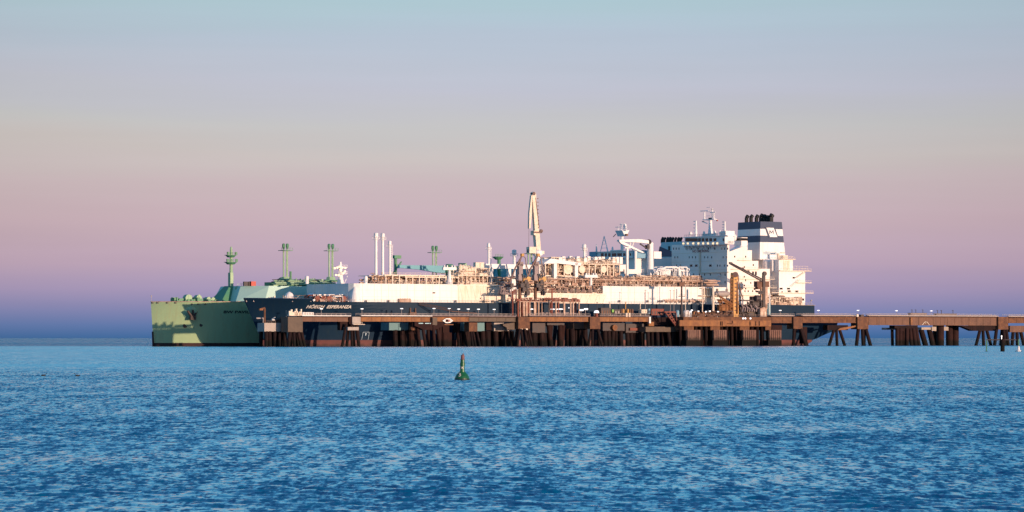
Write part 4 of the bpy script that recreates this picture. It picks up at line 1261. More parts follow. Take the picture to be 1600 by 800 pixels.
    for px in (383, 386, 390): c = P(px, 444, 37); s.box(c.x - .5, c.x + .4, 37, 38, zt, zt + 1.9)
    s.build('deck_box', M['machine_dark'], t)
    # trunk top pipework
    clutter_mix(t, AX(420, 40), AX(520, 40), 34, 46, zt, zt + 3.2, 210, .17, rnd, mats=('pale_green', 'green_deck', 'machine_dark'), name='deck_piping')
    s = MB()
    s.box(AX(420, 36), AX(478, 36), 36, 40, zt, zt + 1.7); s.box(AX(486, 36), AX(560, 36), 36, 44, zt, zt + 1.3)
    s.bar(P(454, 424, 40), P(454, 440, 40), .5, 8); s.bar(P(439, 434, 40), P(430, 440, 40), .3, 6); s.box(AX(452, 38), AX(472, 38), 38, 46, zt, zt + 3.1)
    s.build('deck_piping', M['green_deck'], t)
    s = MB()
    for z, y in ((zt + 1.6, 34), (zt + 2.3, 35.5), (zt + .9, 33.5)): s.bar((AX(428, y), y, z), (AX(520, y), y, z), .28, 6)
    for i in range(12): px = 463 + i * 3.2; c = P(px, 433, 37); s.bar((c.x, 37, zt), (c.x, 37, zt + rnd.uniform(2, 4)), .3, 6)
    s.build('cargo_pipe', M['pale_green'], t)
    twin_vent(t, 446, 380.5, 441, YG, M['pale_green']); twin_vent(t, 517, 381, 441, YG, M['pale_green']); twin_vent(t, 679, 384, 450, YG, M['pale_green']); twin_vent(t, 828, 386, 450, YG, M['pale_green'])
    # cargo crane lying fore and aft
    s = MB(); y = 40; a = P(623, 415.5, y); m_ = P(656, 417, y); e = P(694, 420, y)
    s.prism([(a.x, a.z - .9), (m_.x, m_.z - 1.3), (m_.x, m_.z + .7), (a.x, a.z + .4)], y - .8, y + .8)
    s.prism([(m_.x, m_.z - 1.3), (e.x, e.z - 2.4), (e.x, e.z + 1.4), (m_.x, m_.z + .75)], y - 1, y + 1)
    cr = s.build('crane_boom', M['teal_paint'], t)
    s = MB(); c = P(702, 427, y); s.lathe(c.x, y, [(2.0, zt), (1.8, c.z), (2.6, c.z + .4), (2.6, c.z + 2.8), (1.4, c.z + 4.2)], 12); s.bar(e, (c.x, y, c.z + 2), .9, 6); s.bar((e.x, y, e.z - 1), (c.x, y, c.z - 1), .35, 5); s.build('crane_pedestal', M['green_deck'], t)
    s = MB(); a = P(712, 416, y); b = P(735, 421, y); s.prism([(a.x, a.z), (b.x, b.z + 2), (b.x, b.z - 1), (a.x, a.z - 1.4)], y, y + 1.2); s.box(a.x + 2, a.x + 6, y, y + 1, a.z, a.z + 1.5); s.build('crane_boom', M['pale_green'], t)
    s = MB(); c = P(618, 428, YG); s.bar((c.x, YG, zt), (c.x, YG, AZ(402, c.x, YG)), .7, 8); s.box(c.x - 1.7, c.x + 1.9, YG - 2, YG, AZ(404, c.x, YG), AZ(399, c.x, YG)); s.bar((c.x - 4.5, YG - 2, c.z - 2), (c.x + 2, YG - 2, AZ(409, c.x, YG)), .35, 6); s.box(c.x - .8, c.x + 1.8, YG - 2, YG, AZ(419, c.x, YG), AZ(413, c.x, YG)); s.build('manifold_crane', M['green_deck'], t)
    # compressor house and post with a round top
    s = MB(); s.box(AX(770, 44), AX(845, 44), 44, 62, zt, AZ(417, 140, 44)); 
    s.prism([(AX(768, 44), zt), (AX(778, 44), zt), (AX(773, 44), AZ(419, 130, 44))], 42, 44)
    s.build('compressor_house', M['teal_paint'], t)
    s = MB(); c = P(778, 400, 44.5); z1 = AZ(402.5, c.x, 44.5)
    s.bar((c.x, 43.6, zt), (c.x, 43.6, z1 - 1), .8, 8); s.lathe(c.x, 44.5, [(1.2, z1 - 1), (2.4, z1), (2.7, z1 + .4), (1.8, z1 + .5)], 12); s.rail(c.x - 2.4, c.x + 1.8, 42.9, z1 + .5, 1.0, 1.1, .07); s.build('monitor_post', M['green_deck'], t)
    # accommodation and bridge
    s = MB(); xf = 229.0
    s.box(xf, xf + 20, 33, 67, zt, AZ(403.5, xf, 50)); s.box(xf - 8, xf, 31, 60, zt, zt + 1.5)
    s.box(xf + 20, 252, 36, 64, zt, AZ(408, 245, 40)); s.box(xf - 8, 262, 30, 70, 19.4, zt - .01)
    s.box(xf + 22, 300 - 20, 38, 64, zt, AZ(403, 262, 44))
    acc = s.build('accommodation_block', M['house_white'], t)
    windows(acc, None, [(981, 413, .9, 1.6), (1019, 413)], 'x', xf)
    windows(acc, None, [(1024, 414, .9, 1.4), (1033, 415, 1.1, 1.9)], 'x', xf + 21.9)
    s = MB(); z0, z1 = AZ(404, xf, 50), AZ(392.5, xf, 50)
    s.box(xf - 2, xf + 9, 31, 69, z0, z0 + (z1 - z0) * .28); s.box(xf - 1.4, xf + 8, 31.5, 68.5, z0 + (z1 - z0) * .28, z1 - .3); s.box(xf - 2, xf + 8.5, 31, 69, z1 - .3, z1)
    s.box(xf - 2.3, xf - 1.41, AY(972, xf - 2), AY(954, xf - 2), z1 - .1, z1 + .5)
    br = s.build('bridge', M['house_white'], acc)
    s = MB(); s.box(xf - 2.2, xf + 4, 64, 69.6, z0 - .2, z1 + .1); s.box(xf - 2.2, xf + 4, 30.2, 33, z0 - .2, z1 + .1); s.build('bridge_wing', M['blue_grey'], br)
    windows(br, None, [(941, 398.3, 2.2, 1.6), (946.5, 398.3, 1.6, 1.6), (952, 398.3, 2.0, 1.6), (959.5, 398.3, 3.6, 1.6), (968, 398.3, 3.6, 1.6), (975.5, 398.3, 1.8, 1.6), (990, 398, 1.6, 1.4), (985, 398, 1.0, 1.4)], 'x', xf - 1.45, name='bridge_window')
    s = MB(); x = xf + 3; y = AY(972, x)
    s.bar((x, y, z1), (x, y, AZ(361, x, y)), .75, 8); zp = AZ(361, x, y)
    s.prism([(x - .5, zp - 2.5), (x + .5, zp - 2.5), (x + 2, zp + .2), (x - 2, zp + .2)], y - 3, y + 3); s.box(x - 1, x + 1, y - 4.5, y + 4.5, zp, zp + .3)
    for dy, h, r in ((3, 2.4, .2), (.6, 3.6, .35), (-2.2, 3.8, .22), (-3.6, 2.6, .15), (4.2, 1.3, .15)): s.bar((x, y + dy, zp), (x, y + dy, zp + h), r, 5)
    for dy, dz, w in ((3.6, 2.0, 2.0), (.6, 3.3, 1.3), (-2.5, 2.2, 1.4), (-2.2, 1.0, 1.8)): s.bar((x, y + dy - w, zp + dz), (x, y + dy + w, zp + dz), .18, 4)
    s.box(x - .4, x + .4, y - 3.0, y - 1.8, zp + 1.2, zp + 3.2)
    rm = s.build('radar_mast', M['white_paint'], acc)
    s = MB(); q = AY(978.5, x); s.box(x - .4, x + .4, q - 1, q + 1, AZ(368.5, x, q), AZ(365.5, x, q)); s.build('signal_lamp', M['rust_steel'], rm)
    s = MB(); q = AY(961, x); s.bar((x, q + 1.5, AZ(370, x, q)), (x, q - .6, AZ(366, x, q)), .2, 4); s.build('radar_scanner', M['arm_brown'], rm)
    s = MB(); y = AY(944, x); za = AZ(369, x, y)
    for dy in (-3.4, 3.2): s.bar((x, y + dy, z1), (x, y, za), .2, 5)
    s.bar((x + 2, y, z1), (x, y, za), .2, 5)
    for u in (.25, .5, .72): s.bar((x, y - 3.4 * (1 - u), z1 + (za - z1) * u), (x, y + 3.2 * (1 - u), z1 + (za - z1) * u), .13, 4)
    y = AY(932, x); s.bar((x, y, z1), (x, y, AZ(382, x, y)), .5, 7, .25); y = AY(957, x); s.lathe(x, y, [(.5, z1), (.5, z1 + 1.3), (.3, z1 + 2.4)], 8)
    s.build('signal_mast', M['white_paint'], acc)
    # funnel
    s = MB(); x0 = 262.0; zt1, zt0 = AZ(378.5, x0, 55), AZ(403, x0, 58)
    yL0, yL1 = AY(1027, x0), AY(1033.5, x0)
    s.plan([(x0, 36), (x0 + 14, 36), (x0 + 14, yL0), (x0, yL0)], zt0, zt1, [(x0, 37), (x0 + 12, 37), (x0 + 12, yL1), (x0, yL1)])
    s.box(x0 - 2, x0 + 16, 34, AY(1018, x0 - 2), 30, zt0)
    fn = s.build('funnel', M['pale_teal'], t)
    def fp(px, py): y = AY(px, x0 - .12); return (x0 - .12, y, AZ(py, x0, y))
    s = MB(); k = 0
    pl = [fp(1030.5, 385), fp(1050, 393), fp(1050, 401), fp(1027.5, 401)]
    s.v = pl + [(v[0] + .1, v[1], v[2]) for v in pl]; s.f = [(0, 3, 2, 1), (4, 5, 6, 7), (0, 1, 5, 4), (1, 2, 6, 5), (2, 3, 7, 6), (3, 0, 4, 7)]
    s.build('funnel_emblem', M['navy_trim'], fn)
    s = MB(); a = fp(1044, 388); s.box(a[0] - .05, a[0] + .1, a[1] - 1.6, a[1], a[2] - 1, a[2] + 1); s.build('funnel_vent', M['soot_black'], fn)
    for px, r in ((1034.5, 1.0), (1038, .8), (1042.5, 1.0), (1046.5, 1.1), (1050.5, .9), (1055, .9), (1059.5, .9), (1063.5, .9)):
        y = AY(px, x0 + 4); z1_ = AZ(371.5, x0 + 4, y)
        s = MB(); s.path([(x0 + 4, y, zt1 - .3), (x0 + 4, y, z1_ - 1.1), (x0 + 4, y - .9, z1_)], r * .72, 8); s.build('exhaust_pipe', M['soot_black'], fn)
    # lettering on the bow
    a = onhull(349, 489)
    b = onhull(405, 489)
    text_part('BW PAVILION', 'name_lettering', M['dark_letter'], t, a.x, b.x, AZ(489.4, a.x, a.y), 1.15,
              lambda X, Z: (X, YG - hbG(X, Z) - .1, Z), (-18.9, YG, 0), bold=.03)
    return t


build_green_tanker()

# ------------------------------------------------------------------ the jetty
YJ = -40.0
ORD = ['first', 'second', 'third', 'fourth', 'fifth', 'sixth', 'seventh', 'eighth', 'ninth', 'tenth', 'eleventh', 'twelfth', 'thirteenth', 'fourteenth', 'fifteenth', 'sixteenth', 'seventeenth', 'eighteenth']


def pier(name, label, cat, group, cap, capy, depth, cmat, piles, pmat, prad=.55, extra=None, piley=None):
    """cap = (px0, px1, py0, py1); piles = [(px_top, px_bottom, dy)]"""
    x0, x1 = AX(cap[0], capy), AX(cap[1], capy); xm = (x0 + x1) / 2
    t = thing(name, label, cat, (xm, capy + depth / 2, 0), group)
    s = MB(); zt_, zb = AZ(cap[2], xm, capy), AZ(cap[3], xm, capy)
    s.box(x0, x1, capy, capy + depth, zb, zt_)
    s.build('cap', M[cmat], t)
    for pt, pb, dy in piles:
        yt = capy + dy * depth if piley is None else piley
        a, b = AX(pt, yt), AX(pb, yt)
        q = MB(); q.bar((a, yt, zb + .05), (b, yt + (dy - .5) * 1.5, -1.5), prad, 10); q.build('pile', M[pmat], t)
    if extra: extra(t, x0, x1, zb, zt_)
    return t


def span(label, px0, px1, py0, py1, y, m, group, rail=True, name='jetty_span', deckm='pile_brown', w=4.6, pipes=0):
    x0, x1 = AX(px0, y), AX(px1, y); xm = (x0 + x1) / 2
    t = thing(name, label, 'bridge', (xm, y + w / 2, 13), group)
    z0, z1 = AZ(py1, xm, y), AZ(py0, xm, y)
    s = MB(); s.box(x0 + .05, x1 - .05, y + .25, y + .7, z0, z1); s.box(x0 + .05, x1 - .05, y + w - .7, y + w - .25, z0, z1)
    s.box(x0 + .05, x1 - .05, y + .1, y + .25, z0, z0 + .22); s.box(x0 + .05, x1 - .05, y + .1, y + .25, z1 - .2, z1)
    n = max(2, int((x1 - x0) / 4))
    for i in range(n): x = x0 + .3 + (x1 - x0 - .6) * i / (n - 1); s.box(x - .08, x + .08, y + .12, y + .25, z0 + .22, z1 - .2)
    s.build('girder', M[m], t)
    s = MB(); s.box(x0, x1, y - .25, y + w, z1 + .02, z1 + .4); s.build('deck', M[deckm], t); s = MB(); s.box(x0, x1, y - .33, y - .25, z1 + .42, z1 + .72); s.build('kerb_rail', M['white_paint' if 'leftmost' in label or 'right of the white cabin' in label else 'rail_grey' if 'trestle' in label else 'arm_grey'], t)
    if rail:
        s = MB(); s.rail(x0, x1, y - .2, z1 + .4, 1.2, 2.2, .05); s.rail(x0, x1, y + w - .2, z1 + .35, 1.2, 2.2, .055); s.build('railing', M['rail_grey'], t)
    if pipes:
        for i in range(pipes):
            s = MB(); s.bar((x0, y + 1.1 + i * .8, z1 + .75 + .1 * i), (x1, y + 1.1 + i * .8, z1 + .75 + .1 * i), .26, 8); s.build('pipeline', M['pipe_tan' if i else 'rail_grey'], t)
    return t, x0, x1, z1


def build_jetty():
    rnd = random.Random(21)
    G1 = 'mooring walkway spans of the jetty'
    span('dark grey-brown jetty span from the leftmost grey pier to the white cabin pier', 472, 548, 495.5, 502.5, YJ, 'rust_brown', G1)
    span('orange-brown jetty span right of the white cabin, reaching the dark wedge pier', 564, 675, 495.5, 502.5, YJ, 'rust_steel', G1)
    span('short orange jetty span behind the white hexagonal sign', 675, 733, 495.5, 502.5, YJ, 'rust_steel', G1)
    span('olive-grey jetty span between the hexagonal sign and the square orange pier', 733, 806, 496, 502.5, YJ, 'grey_concrete', G1)
    span('orange jetty span below the pipe frame and loading arms', 827, 922, 495.6, 502.5, YJ, 'rust_steel', G1)
    span('orange jetty span left of the loading platform, below the drums', 937, 1014, 495.6, 502.5, YJ, 'rust_steel', G1)
    G2 = 'piled piers carrying the jetty'
    pier('jetty_pier', 'grey-brown block pier on raking piles beside the pale mooring dolphin', 'pier', G2, (450, 473, 495, 519), YJ - .6, 6, 'grey_concrete',
         [(453, 449, 0), (459, 459, 0), (466, 471, 0), (471, 477, .2), (456, 455, 1), (464, 466, 1), (470, 474, 1)], 'pile_dark', .7)
    def boxy(t, x0, x1, zb, zt_):
        s = MB(); s.box(x0 - .3, x1 + 1.2, YJ - 2.6, YJ - .9, zt_ - .05 - 3.9 + .6, zt_ - 3.9 + .75); s.rail(x0, x1, YJ - 2.5, zt_ - 3.3, 1, 1.3, .06); s.build('bracket_platform', M['cream_steel'], t)
        a, b = AX(543.5, YJ - 3), AX(560.5, YJ - 3); s = MB(); s.box(a, b, YJ - 3, YJ + 2, AZ(516, a, YJ), AZ(511, a, YJ)); s.build('lower_cap', M['pale_concrete'], t)
        s = MB(); s.box(x0 - 1.2, x0, YJ - .5, YJ + 3, AZ(511, a, YJ), zt_); s.box(x0 - 5, x0 - 1.3, YJ + .6, YJ + 3, AZ(516, a, YJ), zt_); s.build('back_wall', M['pile_brown'], t)
    pier('jetty_pier', 'pier with a bright white cabin box and a pale slab below it', 'pier', G2, (550.5, 563.5, 495, 506.5), YJ - 1, 4, 'pale_concrete',
         [(541, 532, 0), (545, 541, .4), (549, 549, 0), (552, 554, .7), (556, 560, 0), (558, 562, .7)], 'pile_dark', .62, boxy)
    def haunch(t, x0, x1, zb, zt_):
        y = YJ - 1.3; s = MB()
        pts = [(AX(a, y), AZ(b, x0, y)) for a, b in ((648, 503), (692, 503), (695, 508), (680, 515.5), (663, 515.5), (648, 509))]
        s.prism(pts[::-1], y, y + 3); s.build('haunch', M['pile_brown'], t)
        s = MB(); s.box(AX(648, y), AX(658, y), y + 3.1, y + 4.6, AZ(516, x0, y), AZ(509, x0, y)); s.box(AX(680, y), AX(692, y), y + 3.1, y + 4.6, AZ(516, x0, y), AZ(509, x0, y)); s.build('bearing_block', M['jetty_concrete'], t)
        s = MB(); s.box(AX(640, y), AX(652, y), y + 1, y + 1.6, AZ(521, x0, y), AZ(520.5, x0, y)); s.bar(P(644, 504, y + 1), P(644, 521, y + 1), .12, 4); s.bar(P(648, 504, y + 1), P(648, 521, y + 1), .12, 4); s.build('ladder', M['pile_brown'], t)
        s = MB()
        for a, b in ((654, 661), (664, 670), (671, 673)): s.box(AX(a, y), AX(b, y), y - .08, y, AZ(506, x0, y), AZ(504.6, x0, y))
        s.build('name_board', M['pale_teal'], t)
    pier('jetty_pier', 'dark wedge-shaped pier between two orange spans, left of the hexagonal sign', 'pier', G2, (676, 683, 496, 508), YJ - 1.4, 4, 'grey_concrete',
         [(652, 657, .6), (660, 665, .2), (668, 673, .6), (677, 678, .1), (683, 688, .5), (655, 649, .9), (688, 688, .9)], 'pile_brown', .7, haunch)
    pier('jetty_pier', 'narrow orange pier block right of the hexagonal sign, on two pale raking piles', 'pier', G2, (733, 746, 504, 518), YJ - .4, 4, 'jetty_concrete',
         [(736, 738, 0), (739, 743, 0), (743, 747, .3), (745, 750, 0)], 'pile_dark', .5)
    def lampfix(t, x0, x1, zb, zt_):
        s = MB(); s.box(x0 + 1, x0 + 2, YJ - 1.2, YJ - .9, zb - .3, zb + .15); s.box(x0 + 3.3, x0 + 4.7, YJ - 1.2, YJ - .9, zb - .4, zb + .2); s.build('marker_board', M['cream_steel'], t)
        y = YJ + 1; s = MB(); pts = [(AX(a, y), AZ(b, x0, y)) for a, b in ((786, 506.5), (804, 504), (804, 515), (792, 515), (792, 512), (786, 509))]; s.prism(pts[::-1], y, y + 2); s.build('haunch', M['grey_concrete'], t)
    pier('jetty_pier', 'square orange-brown pier block with a dark bracket on its left, below the loading arms', 'pier', G2, (810, 828, 495, 514), YJ - .9, 5.5, 'jetty_concrete',
         [(809, 804, .2), (812, 806, 0), (814, 817, 0), (820, 824, 0), (824, 828, .4), (826, 831, 0), (808, 803, .9)], 'pile_dark', .55, lampfix)
    pier('jetty_pier', 'square orange-brown pier block standing on two spread legs, below the red-topped lantern', 'pier', G2, (922, 938, 495, 514), YJ - .9, 5, 'jetty_concrete',
         [(926, 924, 0), (934, 941, 0), (924, 919, .8), (935, 938, .8)], 'pile_dark', .6)
    # far-left mooring dolphin
    def dol(t, x0, x1, zb, zt_):
        y = -33
        s = MB(); s.rail(x0, x1, y, zt_, 1.0, 1.6, .07); s.build('railing', M['machine_dark'], t)
        s = MB(); clutter(s, x0 + 1, x1 - 1, y + 1, y + 5, zt_, zt_ + 2.6, 22, .18, rnd); s.build('mooring_hook', M['anchor_iron'], t)
        s = MB(); s.bar(P(424, 500, y + 2), P(430, 496, y + 2), .3, 5); s.bar(P(425, 500, y + 1), P(429, 500, y + 1), .4, 5); s.build('mooring_rope', M['white_letter'], t)
    pier('mooring_dolphin', 'pale concrete mooring dolphin at the far left end, with a bent lamp post on it', 'dolphin', None, (413, 447, 504.5, 518), -33, 6, 'pale_concrete',
         [(416, 415, .1), (421, 421, .1), (429, 429, .1), (437, 437, .1), (445, 444, .1), (408, 408, .8), (417, 417, .9), (426, 426, .9), (435, 435, .9), (442, 442, .9)], 'pile_dark', .85, dol)
    t = thing('lamp_post', 'bent orange-lit lamp post standing on the pale mooring dolphin', 'lamp', P(413.5, 504, -33.2))
    s = MB(); a = P(413.5, 504.4, -33.2); b = P(413.5, 481, -33.2); c = P(408, 483, -33.2); s.path([a, b, c], .42, 7); s.build('post', M['jetty_concrete'], t); s = MB(); s.box(c.x - 1.0, c.x + .6, -33.8, -32.6, c.z - .5, c.z + .3); s.build('lamp_head', M['rust_steel'], t)
    t = thing('mooring_boom', 'thin pale horizontal bar jutting left from the pale mooring dolphin', 'beam', P(410, 497, -31))
    s = MB(); s.bar(P(400.5, 497.2, -31), P(409, 497.2, -31), .3, 6); s.bar(P(409, 497.2, -31), P(412, 497.2, -31), .3, 6); s.bar(P(411.5, 497.2, -31), P(411.5, 504.3, -31), .3, 6); s.build('boom', M['rail_grey'], t)
    t = thing('round_sign', 'round pale blue board between the pale dolphin and the first grey pier', 'sign', P(447.5, 505, -36))
    s = MB(); c = P(447.7, 499.3, -36); s.bar((c.x, -36, c.z), (c.x, -35.8, c.z), 1.15, 16); s.build('board', M['pale_teal'], t); s = MB(); s.bar((c.x, -35.7, c.z - 2.5), (c.x, -35.7, c.z + 3.8), .14, 5); s.build('post', M['rail_grey'], t)
    # breasting dolphins between ship and walkway
    G3 = 'breasting dolphins between the ship and the walkway'
    def fend(px0, px1, py0, py1, m='fender_panel'):
        def f(t, x0, x1, zb, zt_):
            s = MB(); SB(s, px0, px1, py0, py1, -31, .8); s.build('fender_panel', M[m], t)
        return f
    pier('breasting_dolphin', 'blue-grey dolphin block under the span left of the dark wedge pier', 'dolphin', G3, (608, 638, 504, 516), -32, 7, 'teal_panel', [(617, 617, .1), (622, 622, .5), (628, 628, .1), (635, 635, .1), (640, 640, .6)], 'pile_dark', 1.1)
    pier('breasting_dolphin', 'dark tall dolphin right of the blue-grey block, behind the wedge pier', 'dolphin', G3, (640, 652, 503.5, 517), -30, 6, 'pile_brown', [(642, 642, .1), (647, 647, .1), (651, 651, .6)], 'pile_brown', 1.5)
    pier('breasting_dolphin', 'reddish dolphin pillar right under the white hexagonal sign', 'dolphin', G3, (692, 702, 508, 520), -33, 5, 'pile_brown', [(694, 694, .1), (698, 698, .1), (701, 701, .5)], 'pile_brown', 1.4)
    pier('breasting_dolphin', 'slim dark red dolphin pillar left of the narrow orange pier block', 'dolphin', G3, (715, 719, 504, 520), -33, 4, 'pile_brown', [(717, 717, .1)], 'pile_brown', 1.1)
    pier('breasting_dolphin', 'teal and rust dolphin behind the narrow orange pier block', 'dolphin', G3, (724, 757, 504, 517.5), -32, 7, 'teal_panel', [(726, 726, .1), (731, 731, .1), (736, 736, .4), (742, 742, .1), (748, 748, .4), (754, 754, .1)], 'pile_dark', 1.2)
    pier('breasting_dolphin', 'dolphin with a large pale panel left of the square orange pier block', 'dolphin', G3, (772, 800, 504, 517.5), -32, 7, 'pale_concrete', [(762, 762, .1), (768, 768, .4), (774, 774, .1), (780, 780, .4), (786, 786, .1), (793, 793, .1), (799, 799, .4)], 'pile_dark', 1.2,
         lambda t, x0, x1, zb, zt_: SB(MB(), 760, 768, 503.5, 516, -31.5, 4).build('side_block', M['pile_brown'], t))
    pier('breasting_dolphin', 'dark dolphin under the span right of the square orange block', 'dolphin', G3, (832, 852, 504.5, 520), -30, 6, 'machine_dark', [(834, 834, .1), (840, 840, .4), (846, 846, .1), (851, 851, .4)], 'pile_dark', 1.3)
    pier('breasting_dolphin', 'dark twin-pillar dolphin under the pipe frame', 'dolphin', G3, (855, 882, 504.5, 508), -30, 6, 'machine_dark', [(857, 861, .1), (861, 857, .4), (875, 875, .1), (880, 876, .4)], 'pile_brown', 1.0)
    pier('breasting_dolphin', 'dim grey dolphin just left of the spread-leg pier', 'dolphin', G3, (896, 918, 504.5, 514), -31, 6, 'grey_concrete', [(888, 888, .4), (894, 894, .1), (900, 900, .4), (907, 907, .1), (914, 914, .1)], 'pile_dark', 1.2)
    pier('breasting_dolphin', 'dim dolphin with a small orange ball fender right of the spread-leg pier', 'dolphin', G3, (942, 976, 504.5, 517), -30, 6, 'machine_dark', [(945, 945, .1), (951, 951, .1), (958, 955, .1), (963, 963, .4), (970, 970, .1)], 'pile_dark', 1.0,
         lambda t, x0, x1, zb, zt_: (lambda c: MB().bar((c.x, -31.6, c.z), (c.x, -30.1, c.z), 1.35, 12).build('ball_fender', M['rust_steel'], t))(P(960, 512, -31)))
    pier('breasting_dolphin', 'dim dolphin with a flat red panel left of the loading platform', 'dolphin', G3, (978, 1006, 506, 520), -30, 6, 'machine_dark', [(980, 980, .1), (986, 986, .1), (992, 992, .4), (999, 1000, .1), (1004, 1004, .4)], 'pile_dark', 1.0,
         lambda t, x0, x1, zb, zt_: SB(MB(), 984.5, 1002, 512.3, 516.6, -30.9, .7).build('fender_panel', M['red_brown'], t))
    # lower platform and loading platform
    pier('lower_platform', 'low grey platform at the left foot of the loading platform', 'platform', None, (1009, 1060, 510.5, 518.5), -36, 10, 'grey_concrete',
         [(1012, 1012, .1), (1019, 1019, .3), (1027, 1027, .1), (1036, 1036, .4), (1044, 1047, .1), (1052, 1048, .1), (1057, 1057, .5)], 'pile_dark', .9,
         lambda t, x0, x1, zb, zt_: (SB(MB(), 1014, 1062, 496, 508, -33, 5).build('back_block', M['pile_dark'], t), SB(MB(), 1014.5, 1017, 495, 505, -38.5, 1).build('white_post', M['white_paint'], t), SB(MB(), 1014, 1022, 503, 509.5, -37.5, 1.5).build('bracket', M['rust_steel'], t)))
    t = thing('loading_platform', 'long orange loading platform with stepped edge beams, under the yellow tower and dark crane', 'platform', (AX(1130, -44), -36, 0))
    xa, xb = AX(1068, -43.5), AX(1205, -43.5); z1 = AZ(495.3, (xa + xb) / 2, -43.5); z2 = AZ(500.6, (xa + xb) / 2, -43.5); z3 = AZ(509.8, (xa + xb) / 2, -44.6)
    MB().box(xa, xb, -43.5, -27, z2 + .02, z1).build('deck_slab', M['jetty_concrete'], t)
    s = MB(); s.box(AX(1062, -44.6), AX(1205, -44.6), -44.6, -43.4, z3, z2)
    s.build('edge_beam', M['rust_steel'], t)
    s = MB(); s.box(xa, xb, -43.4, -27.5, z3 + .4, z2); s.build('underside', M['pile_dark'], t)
    s = MB()
    for px in (1126, 1128.5, 1172, 1181, 1186.5): q = P(px, 505.5, -44.7); s.box(q.x - .25, q.x + .25, -44.7, -44.6, q.z - 1.0, q.z + 1.0)
    s.box(AX(1136, -44.7), AX(1144, -44.7), -44.7, -44.6, AZ(506.3, 220, -44.6), AZ(505.4, 220, -44.6)); s.box(AX(1143.8, -44.7), AX(1145, -44.7), -44.7, -44.6, AZ(505.4, 220, -44.6), AZ(501, 220, -44.6))
    s.build('drain_opening', M['pile_dark'], t)
    for px in (1161, 1164.5, 1172.5):
        MB().bar(P(px, 497.5, -43.7), P(px + .1, 497.5, -43.5), .45, 8).build('edge_lamp', M['lamp_lit'], t)
    for a in (1069, 1110, 1156, 1196):
        s = MB(); SB(s, a, a + 15 if a < 1190 else a + 9, 508.8, 516, -43.2, 12); s.build('crosshead', M['jetty_concrete'], t)
    for a in (1074, 1115, 1161, 1202):
        s = MB(); w = 20.5 if a < 1200 else 19
        SB(s, a, a + w, 515.6, 531.5, -45.2, 1.2)
        for i in range(6): SB(s, a + 1 + i * w / 6.3, a + 1.7 + i * w / 6.3, 516.2, 531, -45.5, .3)
        fp_ = s.build('fender_panel', M['fender_panel'], t)
        q = MB(); SB(q, a - 1.5, a + w + .3, 531.5, 541.3, -45.0, 3.2); q.build('fender_skirt', M['pile_dark'], fp_)
    i = 0
    for px in range(1063, 1204, 8):
        for y in (-41, -35, -30):
            x = AX(px, -41) ; q = MB(); q.bar((x + (1.1 if y == -35 else 0), y, z3 + .5), (x + (1.4 if y == -35 else .3), y, -1.5), .75, 8); q.build('pile', M['pile_dark'], t)
    q = MB(); q.rail(xa, xb, -43.3, z1, 1.1, 2.2, .06); q.build('railing', M['arm_brown'], t)
    # trestle on the right
    G4 = 'trestle spans running to the right'
    T = 'jetty_concrete'
    span('reddish trestle span between the loading platform and the first square trestle pier', 1205, 1241, 495.3, 504.8, YJ, T, G4, pipes=1)
    span('reddish trestle span under which the navy stern shows', 1254, 1338, 495.2, 504.5, YJ, T, G4, pipes=2)
    span('rusty trestle span right of the tall square pier', 1357, 1424, 495.3, 508, YJ, 'rust_brown', G4, pipes=2)
    span('dark trestle span over the thick round piles, with white paint marks', 1424, 1559.5, 495.8, 508.5, YJ, 'rust_brown', G4, pipes=2)
    span('trestle span cut by the right edge of the picture', 1576, 1660, 496.5, 505, YJ, T, G4, pipes=1)
    pier('trestle_pier', 'square brown trestle pier beside the loading platform', 'pier', G2, (1240, 1254, 495, 514), YJ - .9, 5, T, [(1241, 1238, 0), (1251, 1259, 0), (1253, 1262, .3), (1243, 1239, .8)], 'pile_dark', .75,
         lambda t, x0, x1, zb, zt_: (SB(MB(), 1255, 1261, 511, 537, -37, 3).build('fender_post', M['pile_brown'], t), SB(MB(), 1206, 1222, 508, 516, -41, 4).build('side_block', M['pile_brown'], t)))
    def hn(pts, y, d, m='pile_dark'):
        def f(t, x0, x1, zb, zt_):
            s = MB(); q = [(AX(a, y), AZ(b, x0, y)) for a, b in pts]; s.prism(q[::-1], y, y + d); s.build('haunch', M[m], t)
        return f
    pier('trestle_pier', 'low three-legged trestle bent left of the tall square pier', 'pier', G2, (1293, 1325, 508, 515.8), YJ + .8, 3.4, 'pile_dark', [(1303, 1293, .3), (1307, 1307.5, .3), (1312, 1321, .3)], 'pile_dark', .72,
         hn([(1309, 516), (1313, 512.5), (1337, 508.5), (1337, 510.6), (1320, 515.3)], YJ - .2, .9, 'rust_steel'))
    pier('trestle_pier', 'tall square brown trestle pier right of the navy stern', 'pier', G2, (1340, 1357, 495, 514.5), YJ - .9, 5, T, [(1341, 1336, 0), (1347.5, 1347.5, 0), (1353, 1360, 0), (1350, 1350, .5)], 'pile_dark', .85)
    s_ = pier('trestle_pier', 'broad dark cluster of piles in the middle of the right-hand trestle', 'pier', G2, (1398, 1434, 508.5, 513), YJ + .4, 4, 'pile_dark',
         [(1402, 1401, .2), (1407, 1406, .2), (1412, 1411, .4), (1417, 1416, .1), (1422, 1424, .3), (1427, 1430, .1), (1431, 1436, .3)], 'pile_brown', 1.0,
         lambda t, x0, x1, zb, zt_: (SB(MB(), 1404, 1415, 513, 517, YJ + 1, 2).build('side_block', M['pile_brown'], t), SB(MB(), 1423, 1426, 496, 508, YJ - .6, .5).build('joint_plate', M['rust_steel'], t)))
    pier('trestle_pier', 'thin post with a pale slab left of the broad pile cluster', 'pier', G2, (1386, 1399, 512, 515.3), -33, 4, 'pale_concrete', [(1394, 1394, .3)], 'pile_dark', .75)
